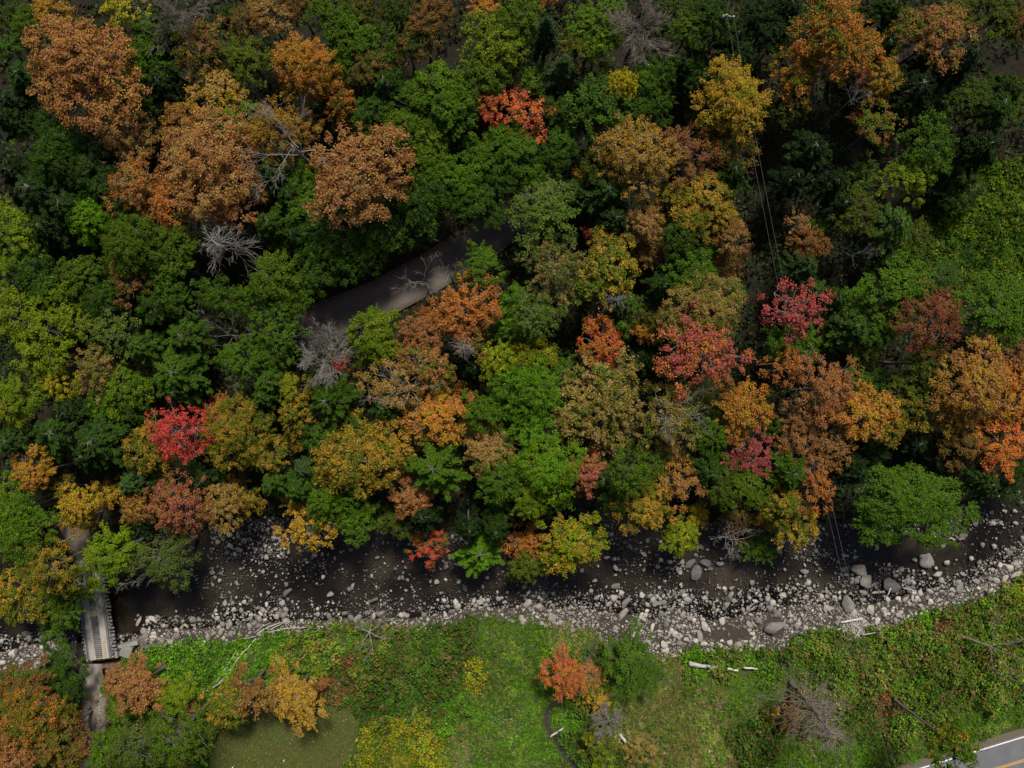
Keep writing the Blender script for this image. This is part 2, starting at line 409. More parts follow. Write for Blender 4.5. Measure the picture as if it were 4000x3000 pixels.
def asphalt():
    m, N, L, bs = new_mat('asphalt'); geo = N.new('ShaderNodeNewGeometry')
    n1 = noise(N, L, 0.5, 5, geo.outputs['Position']); n2 = noise(N, L, 14, 3, geo.outputs['Position'])
    c = ramp(N, L, n1.outputs['Fac'], [(0.3, (0.12, 0.12, 0.124)), (0.7, (0.185, 0.185, 0.19))])
    c = mixc(N, L, mnode(N, L, 'MULTIPLY', n2.outputs['Fac'], 0.8), c, (0.075, 0.075, 0.08))
    L.new(c, bs.inputs['Base Color']); bs.inputs['Roughness'].default_value = 0.8; bump(N, L, bs, n2.outputs['Fac'], 0.3, 0.02); return m
def paint(name, c):
    m, N, L, bs = new_mat(name); geo = N.new('ShaderNodeNewGeometry'); n1 = noise(N, L, 6, 5, geo.outputs['Position'])
    L.new(mixc(N, L, ramp(N, L, n1.outputs['Fac'], [(0.55, (0, 0, 0)), (0.72, (1, 1, 1))]), c, (0.25, 0.24, 0.22)), bs.inputs['Base Color'])
    bs.inputs['Roughness'].default_value = 0.6; return m
M_ASPH = asphalt(); M_PW = paint('white_road_paint', (0.78, 0.78, 0.76)); M_PY = paint('yellow_road_paint', (0.62, 0.33, 0.03))
HZ = 3.0
me, HC, HN = strip('asphalt_road', HIGHWAY, 3.62, M_ASPH, 0.0, 60, ztop=HZ); rd = tag(link('road', me), 'two lane asphalt road with white edge lines and double yellow line', kind='structure')
def shoulder(name, o1, o2, z1, z2, mat):
    A = HC.copy(); B = HC.copy(); A[:, :2] += HN * o1; B[:, :2] += HN * o2; A[:, 2] = z1; B[:, 2] = z2
    n = len(A); q = np.arange(n - 1)
    Fq = np.stack([q, q + 1, q + n + 1, q + n], -1)
    if o2 > o1: pass
    else: Fq = Fq[:, ::-1]
    return build(name, np.concatenate([A, B]), Fq, mat, attrs={'across': np.zeros(2 * n)})
for nm, a, b, mt in (('edge_line', 3.22, 3.38, M_PW), ('edge_line', -3.38, -3.22, M_PW), ('centre_line', 0.06, 0.17, M_PY), ('centre_line', -0.17, -0.06, M_PY)):
    link(nm, shoulder(nm, a, b, HZ + 0.004, HZ + 0.004, mt), rd)
M_SHOULD = dirt_material('road_shoulder', (0.08, 0.06, 0.04), (0.16, 0.135, 0.105), (0.07, 0.05, 0.03), 2.0)
link('shoulder', shoulder('shoulder', 3.62, 4.9, HZ - 0.01, HZ - 0.75, M_SHOULD), rd)
link('shoulder', shoulder('shoulder', -4.9, -3.62, HZ - 0.75, HZ - 0.01, M_SHOULD), rd)
me, _, _ = strip('creek', CREEK, 0.34, simple_mat('creek_mud', (0.018, 0.014, 0.010), (0.05, 0.04, 0.028), 1.5, rough=0.35), 0.05, 60, cols=5)
tag(link('creek', me), 'narrow dark rivulet winding through the meadow', kind='structure')

# ------------------------------------------------------------------ plank bridge
BZ = 3.0
bx0, by0 = p2w(338, 2190, BZ); bx1, by1 = p2w(388, 2577, BZ)
bdir = np.array([bx1 - bx0, by1 - by0]); blen = np.hypot(*bdir); bdir /= blen; bnor = np.array([-bdir[1], bdir[0]])    # bnor points towards +x
if bnor[0] < 0: bnor = -bnor
bang = math.atan2(bdir[1], bdir[0]) - math.pi / 2
bridge = empty('plank_bridge', ((bx0 + bx1) / 2, (by0 + by1) / 2, 0.0))
BO = np.array([(bx0 + bx1) / 2, (by0 + by1) / 2, 0.0])
rb = np.random.default_rng(3)
def bpos(s, t, z):            # s metres from the north end, t metres across (+ east)
    c = np.array([bx0, by0]) + bdir * s + bnor * t
    return np.array([c[0], c[1], z]) - BO
def bbox(name, s, t, z, along, across, thick, mat, jit=0.008, dang=0.0):
    return link(name, build(name, boxv(bpos(s, t, z), across, along, thick, bang + dang, jit, rb), BOXF, mat), bridge)
# timber stringers and stacked sill ends
for t in (-1.5, -0.75, 0.0, 0.75, 1.5): bbox('stringer', blen / 2, t, BZ - 0.52, blen, 0.28, 0.5, M_BARK)
npl = int(blen / 0.285)
for i in range(npl):
    s = 0.15 + i * (blen - 0.3) / (npl - 1)
    w = 4.0 + rb.uniform(-0.28, 0.28); off = rb.uniform(-0.14, 0.14) + 0.05
    new = abs(s / blen - 0.545) < 0.03 or abs(s / blen - 0.985) < 0.012
    bbox('deck_plank', s, off, BZ - 0.20 + rb.uniform(-.015, .015), 0.205, w, 0.09, M_NEWWOOD if new else M_WOOD, dang=rb.normal() * 0.012)
for side in (-1, 1):                                            # wheel runners: boards laid end to end in three rows
    for k, tt in enumerate((-0.30, 0.0, 0.30)):
        s = 0.0
        while s < blen - 0.4:
            l = min(rb.uniform(3.4, 5.2), blen - s)
            mat = M_NEWWOOD if rb.random() < 0.16 and s > blen * 0.55 else M_RUNNER
            bbox('runner_board', s + l / 2, side * 0.98 + tt, BZ - 0.115 + rb.uniform(0, .012), l - 0.03, 0.285, 0.06, mat, 0.006, rb.normal() * 0.004)
            s += l
    bbox('curb_timber', blen / 2, side * 1.72, BZ + 0.0, blen, 0.17, 0.20, M_WOOD)
    bbox('curb_timber', blen * 0.6, side * 1.50, BZ - 0.05, blen * 0.78, 0.12, 0.11, M_WOOD)
for i in range(24):                                             # ragged beam ends below the east edge
    s = 1.4 + i * (blen - 2.0) / 24
    bbox('beam_end', s, 1.95 + rb.uniform(-.12, .22), BZ - 0.42 - rb.uniform(0, .05), rb.uniform(.2, .34), rb.uniform(.7, 1.1), 0.22, M_WOOD)
    bbox('beam_end', s, -1.95 - rb.uniform(-.15, .1), BZ - 0.42 - rb.uniform(0, .05), rb.uniform(.2, .34), rb.uniform(.7, 1.0), 0.22, M_WOOD)
bbox('abutment', blen - 0.35, 0.0, BZ - 2.0, 1.3, 4.6, 2.5, M_CONC, 0.05)
bbox('abutment', 0.6, 0.0, BZ - 2.0, 1.3, 4.6, 2.5, M_CONC, 0.05)
bbox('wing_wall', blen - 1.25, 3.6, BZ - 2.3, 0.5, 3.0, 1.7, M_CONC, 0.06, 0.10)
bbox('wing_wall', blen - 0.35, 3.3, BZ - 2.0, 1.7, 1.6, 1.5, M_CONC, 0.10, -0.5)
tag(bridge, 'weathered grey plank bridge with two wheel runners across the stream', 'bridge')

# ------------------------------------------------------------------ tree prototypes
def lobes(R, rs, n, flat):
    C = [(R * rs.uniform(-.15, .15), R * rs.uniform(-.15, .15), 0.26 * R * flat)]; r = [0.46 * R]
    a0 = rs.random() * 6.28
    for i in range(n):
        a = a0 + (i + rs.uniform(-.38, .38)) * 2 * math.pi / n; d = R * rs.uniform(.42, .86); rr = R * rs.uniform(.17, .38)
        C.append((d * math.cos(a), d * math.sin(a), R * rs.uniform(-.45, .12) * flat)); r.append(rr)
    for i in range(max(4, n // 2 + 1)):
        a = rs.random() * 6.28; d = R * rs.uniform(.05, .5)
        C.append((d * math.cos(a), d * math.sin(a), R * rs.uniform(.05, .42) * flat)); r.append(R * rs.uniform(.16, .34))
    return np.array(C), np.array(r)
def sph(n, rs):
    v = rs.normal(size=(n, 3)); return norm(v)
def tree_broad(R, seed, keep=1.0, nl=60, spacing=0.58, lsize=(0.08, 0.155), asp=0.60, flat=0.72, rc=0.55, twig=0.10, limb_r=.7, droop=0.0):
    rs = np.random.default_rng(seed)
    C, r = lobes(R, rs, int(rs.integers(6, 12)), flat)
    cl = []; cd = []; cl_l = []
    for k in range(len(C)):
        n = int(4 * math.pi * r[k] ** 2 * 0.85 / spacing)
        d = sph(n, rs); d = d[d[:, 2] > -0.45]
        p = C[k] + d * r[k] * rs.uniform(.72, 1.14, (len(d), 1)) * [1, 1, flat]
        ok = np.ones(len(p), bool)
        for j in range(len(C)):
            if j != k: ok &= np.linalg.norm(p - C[j], axis=1) > 0.80 * r[j]
        gap = np.sin(p[:, 0] * 2.1 + seed) * np.sin(p[:, 1] * 2.3 + 2 * seed) * np.sin(p[:, 2] * 2.0 + .5 * seed)
        ok &= rs.random(len(p)) < keep - .38 * (gap > .30)
        out = rs.random(len(p)) < .16; p[out] += d[out] * [1, 1, .5] * rs.uniform(.05, .16, (int(out.sum()), 1)) * R
        cl.append(p[ok]); cd.append(d[ok]); cl_l += [k] * int(ok.sum())
    nt = int(5.0 * R * R * .25 * math.pi / spacing / 4.2 * min(keep + .25, 1)); q = rs.normal(size=(nt, 2)) * .24 * R; dq = np.hypot(q[:, 0], q[:, 1])
    cl.append(np.stack([q[:, 0], q[:, 1], flat * R * (.66 - .55 * (dq / R) ** 1.3) * rs.uniform(.78, 1.05, nt)], 1)); cd.append(norm(np.stack([q[:, 0], q[:, 1], np.full(nt, .6 * R)], 1))); cl_l += [0] * nt
    cl = np.concatenate(cl); cd = np.concatenate(cd); cl_l = np.array(cl_l)
    m = len(cl)
    ns = rs.integers(int(nl * .55), int(nl * 1.45), m)
    ci = np.repeat(np.arange(m), ns); n = len(ci)
    crn = rs.random(m); rcs = rc * rs.uniform(.5, 1.5, m)
    dirv = norm(sph(n, rs) + 0.55 * cd[ci] + [0, 0, 0.25])
    hz = cd[ci] * [1, 1, 0.25]
    P = cl[ci] + dirv * (rcs[ci] * np.sqrt(rs.random(n)))[:, None] * [1, 1, 0.72] + hz * (rs.random((n, 1)) ** 2 * 0.75)
    P[:, 2] -= droop * np.hypot(P[:, 0] - cl[ci, 0], P[:, 1] - cl[ci, 1])
    Nn = norm(dirv * 0.6 + cd[ci] * 0.3 + [0, 0, 0.75] + 0.5 * rs.normal(size=(n, 3)))
    sz = rs.uniform(*lsize, n)
    V, Fq = leaves(P, Nn, sz, asp, rs)
    lr = np.repeat(rs.random(n), 4); cr = np.repeat(crn[ci], 4)
    crown = (V, Fq, lr, cr)
    tb = Tubes(); base = np.array([0, 0, -0.55 * R])
    for k in range(len(C)):
        e = C[k]; st = np.array([0, 0, rs.uniform(-.95, -.5) * R]) if k else base
        mid = st * .5 + e * .5 + [0, 0, 0.12 * R] + rs.normal(size=3) * 0.06 * R
        pts = np.array([st, st * .6 + mid * .4 , mid, mid * .45 + e * .55, e])
        rad = limb_r * 0.028 * R * np.array([1.0, .8, .62, .48, .3]) + 0.015
        tb.add(pts, rad, 5, False)
        sel = np.where(cl_l == k)[0]; sel = sel[rs.random(len(sel)) < twig]
        for q in sel:
            s0 = pts[int(rs.integers(2, 5))]; e2 = cl[q] + cd[q] * 0.2
            md = (s0 + e2) / 2 + rs.normal(size=3) * 0.12 * np.linalg.norm(e2 - s0) + [0, 0, 0.08]
            rr = limb_r * 0.009 * R + 0.012
            tb.add([s0, md, e2], [rr * 1.6, rr, rr * .35], 4, False)
    return crown, tb, None
def tree_pine(R, seed, depth=1.7, nw=9, power=0.85, dens=12, droop=0.10, top=0.8, tl=(0.2, 0.36), asp=0.26):
    rs = np.random.default_rng(seed)
    P = []; D = []; CR = []; tb = Tubes(); Nn = []
    D0 = depth * R
    for w in range(nw):
        t = (w + 0.3) / nw
        z0 = -D0 * 0.55 + D0 * t
        Lw = R * (1 - t) ** power * 0.92 + 0.12 * R
        nb = int(rs.integers(6, 9)) if t < .85 else 5
        a0 = rs.random() * 6.28
        for b in range(nb):
            a = a0 + (b + rs.uniform(-.35, .35)) * 2 * math.pi / nb
            Lb = Lw * rs.uniform(.62, 1.12); zz = z0 + rs.uniform(-.35, .35) * D0 / nw
            dv = np.array([math.cos(a), math.sin(a), 0.0]); rise = rs.uniform(.02, .30)
            def pt(u): return dv * (Lb * u)[:, None] + np.stack([0 * u, 0 * u, zz + Lb * (rise * u - (droop + rise * .7) * u ** 2)], 1)
            uu = np.linspace(0, 1, 5); pp = pt(uu)
            tb.add(pp, np.linspace(0.022 * R + .012, 0.012, 5), 4, False)
            k = max(4, int(Lb * dens)); u = 0.22 + 0.80 * np.sqrt(rs.random(k)) ** 0.9
            p = pt(u)
            for rep in range(3):
                ang = rs.choice([-1, 1], k) * rs.uniform(.25, 1.15, k) * (0.6 if rep == 0 else 1)
                ca, sa = np.cos(ang), np.sin(ang)
                d2 = np.stack([dv[0] * ca - dv[1] * sa, dv[0] * sa + dv[1] * ca, rs.uniform(-.15, .35, k)], 1)
                spread = rs.random(k) * (0.10 + 0.34 * Lb * (1.05 - u))
                P.append(p + d2 * spread[:, None] + rs.normal(size=(k, 3)) * [.05, .05, .07]); D.append(d2)
                CR.append(np.full(k, rs.random()))
    P = np.concatenate(P); D = np.concatenate(D); CR = np.concatenate(CR); n = len(P)
    Nn = norm(np.array([0, 0, 1.0]) + 0.5 * rs.normal(size=(n, 3)))
    V, Fq = leaves(P, Nn, rs.uniform(*tl, n), asp, rs, along=D, fold=0.5)
    crown = (V, Fq, np.repeat(rs.random(n), 4), np.repeat(CR, 4))
    return crown, tb, D0 * 0.5
def grow(tb, p, d, L, r, lev, rs, up, spread, nch, thin, ends=None):
    ns = 4 if lev > 1 else 3
    pts = [p]; dd = d
    for i in range(ns):
        dd = dd + rs.normal(size=3) * 0.13 + np.array([0, 0, up]); dd /= np.linalg.norm(dd)
        pts.append(pts[-1] + dd * L / ns)
    pts = np.array(pts); rad = np.linspace(r, max(r * .5, thin), ns + 1)
    tb.add(pts, rad, 5 if lev > 2 else (4 if lev > 1 else 3), False)
    if lev <= 1: return
    n = int(rs.integers(nch[0], nch[1] + 1))
    for i in range(n):
        t = rs.uniform(.3, 1.0) if i else 1.0
        q = t * ns; k = min(int(q), ns - 1); pp = pts[k] + (pts[k + 1] - pts[k]) * (q - k)
        v = rs.normal(size=3); v -= v.dot(dd) * dd; v /= np.linalg.norm(v)
        s = rs.uniform(*spread); d2 = dd * math.cos(s) + v * math.sin(s)
        grow(tb, pp, d2, L * rs.uniform(.42, .74), max(rad[k] * rs.uniform(.5, .7), thin), lev - 1, rs, up, spread, nch, thin)
def tree_bare(R, seed, lev=5, nch=(2, 4), nmain=6, thin=0.009, up=0.02, spread=(.25, .7), tilt=(.5, 1.4), r0=0.016):
    rs = np.random.default_rng(seed); tb = Tubes(); a0 = rs.random() * 6.28
    for i in range(nmain):
        a = a0 + (i + rs.uniform(-.3, .3)) * 2 * math.pi / nmain; t = rs.uniform(*tilt)
        d = np.array([math.cos(a) * math.sin(t), math.sin(a) * math.sin(t), math.cos(t)])
        st = np.array([0, 0, -0.7 * R + rs.uniform(-.2, .9) * R]) + rs.normal(size=3) * [.06 * R, .06 * R, 0]
        grow(tb, st, d, R * rs.uniform(.5, .95), r0 * R * rs.uniform(.6, 1.2), lev, rs, up, spread, nch, thin)
    tb.add([(0, 0, -0.8 * R), (0.02 * R, 0, -.3 * R), (0, 0.03 * R, .25 * R)], [0.045 * R, 0.036 * R, 0.015 * R], 6, False)
    return None, tb, None
def tree_deadcon(R, seed, depth=3.0, nb=70, thin=0.02, stub=False):
    rs = np.random.default_rng(seed); tb = Tubes(); D0 = depth * R
    tb.add([(0, 0, -D0 * .6), (0, 0, 0), (0.02 * R, 0, D0 * .5)], [0.05 * R + .05, 0.04 * R + .03, 0.03], 6, True)
    for i in range(nb):
        t = rs.random(); a = rs.random() * 6.28; z = -D0 * .45 + D0 * .95 * t
        L = R * (1.05 - 0.75 * t) * rs.uniform(.4, 1.1)
        if stub: L = R * rs.uniform(.35, 1.0)
        d = np.array([math.cos(a), math.sin(a), rs.uniform(-.15, .3)])
        grow(tb, np.array([0, 0, z]), d, L, 0.009 * R + 0.012, 3, rs, -0.01, (.3, .9), (2, 4), thin)
    return None, tb, D0 * .5

PROTO = {}
def add_proto(key, Rref, zc, res, mat_crown=M_LEAF):
    """zc = height of the crown centre above the tree base for the reference size"""
    crown, tb, _ = res
    d = dict(R=Rref, zc=zc)
    if crown is not None:
        V, Fq, lr, cr = crown; V = V + np.array([0, 0, zc])
        d['crown'] = build('crown', V, Fq, mat_crown, attrs={'lr': lr, 'cr': cr})
    V, Fq = tb.arrays(); d['branches'] = build('branches', V + np.array([0, 0, zc]), Fq, M_BARK, smooth=True)
    tr = Tubes(); rs = np.random.default_rng(len(PROTO) * 7 + 1)
    h = zc - 0.45 * Rref if crown is not None or True else zc
    zz = np.linspace(-0.6, h, 7); wob = np.cumsum(rs.normal(size=(7, 2)) * 0.05 * Rref * 0.3, 0); wob -= wob * np.linspace(0, 1, 7)[:, None]
    wob[0] = 0
    rad = (0.055 * Rref + .05) * np.linspace(1, .55, 7); rad[0] *= 1.5; rad[1] *= 1.12
    tr.add(np.stack([wob[:, 0], wob[:, 1], zz], 1), rad, 8, True)
    d['trunk'] = tr.mesh('trunk', M_BARK)
    PROTO.setdefault(key, []).append(d)
for s in range(4): add_proto('ML', 5.6, 12.5, tree_broad(5.6, 100 + s))
for s in range(6): add_proto('MM', 3.4, 10.0, tree_broad(3.4, 120 + s, rc=0.42))
for s in range(3): add_proto('NM', 3.4, 8.5, tree_broad(3.4, 150 + s, keep=1.4, nl=56, spacing=.44, rc=.42, flat=.8, lsize=(.075, .15)))
for s in range(4): add_proto('MS', 1.9, 6.5, tree_broad(1.9, 140 + s, rc=0.34, spacing=.38, nl=44, lsize=(.07, .135)))
for s in range(3): add_proto('SL', 5.2, 12.5, tree_broad(5.2, 160 + s, keep=.52, nl=50, twig=.28, limb_r=.5))
for s in range(5): add_proto('SM', 3.2, 10.0, tree_broad(3.2, 170 + s, keep=.58, nl=50, twig=.28, limb_r=.5, rc=.42))
for s in range(3): add_proto('SS', 1.8, 6.0, tree_broad(1.8, 180 + s, keep=.62, nl=36, twig=.3, limb_r=.6, rc=.34, spacing=.42, lsize=(.075, .145)))
for s in range(2): add_proto('FL', 6.0, 10.5, tree_broad(6.0, 190 + s, keep=1.1, nl=52, asp=.34, lsize=(.12, .25), rc=.62, droop=.2, spacing=.5))
for s in range(3): add_proto('FM', 3.4, 9.5, tree_broad(3.4, 195 + s, nl=44, asp=.32, lsize=(.12, .24), rc=.5, droop=.2))
for s in range(5): add_proto('WM', 3.2, 10.5, tree_pine(3.2, 200 + s, dens=17))
for s in range(3): add_proto('WL', 4.2, 11.5, tree_pine(4.2, 210 + s, depth=1.4, nw=10, dens=17, power=.7))
for s in range(3): add_proto('WS', 1.9, 7.0, tree_pine(1.9, 220 + s, nw=8, dens=19, tl=(.16, .28)))
for s in range(2): add_proto('PM', 2.0, 9.0, tree_pine(2.0, 230 + s, depth=3.6, nw=15, power=1.0, dens=17, droop=.25, tl=(.15, .28)))
for s in range(4): add_proto('DM', 3.4, 10.5, tree_bare(3.4, 240 + s))
for s in range(2): add_proto('DC', 3.0, 10.0, tree_deadcon(3.0, 250 + s, depth=2.4))
add_proto('DS', 1.3, 11.5, tree_deadcon(1.3, 260, depth=1.6, nb=34, stub=True))
for s in range(2): add_proto('GM', 3.0, 10.0, tree_bare(3.0, 270 + s, lev=4, nch=(5, 6), nmain=12, thin=.013, spread=(.25, .8), tilt=(.1, 1.45), r0=.008))
add_proto('GC', 4.2, 10.5, tree_deadcon(4.2, 280, depth=3.1, nb=120, thin=.013))

# ------------------------------------------------------------------ trees, some dark ones added to stand in for shade, the rest read off the photograph
# colours of the leaves (linear base colour) and the words for them
PAL = {'r': ((.262, .124, .047), 'rust brown'), 'o': ((.365, .138, .036), 'orange'), 'R': ((.450, .070, .050), 'red'), 'k': ((.310, .082, .066), 'crimson'),
       'g': ((.310, .186, .030), 'golden'), 'y': ((.350, .290, .020), 'yellow'), 'l': ((.080, .112, .012), 'olive'), 'Y': ((.140, .190, .010), 'yellow green'),
       'e': ((.060, .118, .008), 'green'), 'E': ((.085, .195, .010), 'bright green'), 'd': ((.032, .067, .009), 'dark green'), 'p': ((.036, .074, .014), 'deep green'),
       'b': ((.046, .080, .030), 'bluish green'), 'n': ((.180, .092, .030), 'brown'), 't': ((.280, .185, .060), 'tan'), 's': ((.085, .118, .026), 'sage green'),
       'm': ((.150, .040, .028), 'maroon'), 'v': ((.013, .025, .007), 'blackish green'), 'P': ((.064, .124, .013), 'mid green'), 'u': ((.062, .072, .011), 'dull olive')}  # 'v' also stands in for cloud shade and dark gaps, painted as leaf colour
KIND = {'M': ('broadleaf_tree', 'leafy tree', 'tree', 'leafy trees of the valley wood'), 'S': ('broadleaf_tree', 'thin-leaved tree', 'tree', 'leafy trees of the valley wood'),
        'N': ('broadleaf_tree', 'dense leafy tree', 'tree', 'leafy trees of the valley wood'), 'F': ('broadleaf_tree', 'feathery tree', 'tree', 'leafy trees of the valley wood'), 'W': ('pine_tree', 'pine', 'pine', 'pines of the valley wood'),
        'P': ('spruce_tree', 'narrow spruce', 'spruce', 'narrow spruces of the valley wood'), 'D': ('bare_tree', 'leafless tree', 'bare tree', 'bare trees of the valley wood'),
        'C': ('bare_tree', 'dead conifer', 'bare tree', 'bare trees of the valley wood'), 'T': ('bare_tree', 'dead snag', 'bare tree', 'bare trees of the valley wood'),
        'G': ('bare_tree', 'twiggy tree', 'bare tree', 'bare trees of the valley wood'), 'Q': ('bare_tree', 'brown twiggy tree', 'bare tree', 'bare trees of the valley wood'),
        'B': ('shrub', 'shrub', 'shrub', 'shrubs of the meadow')}
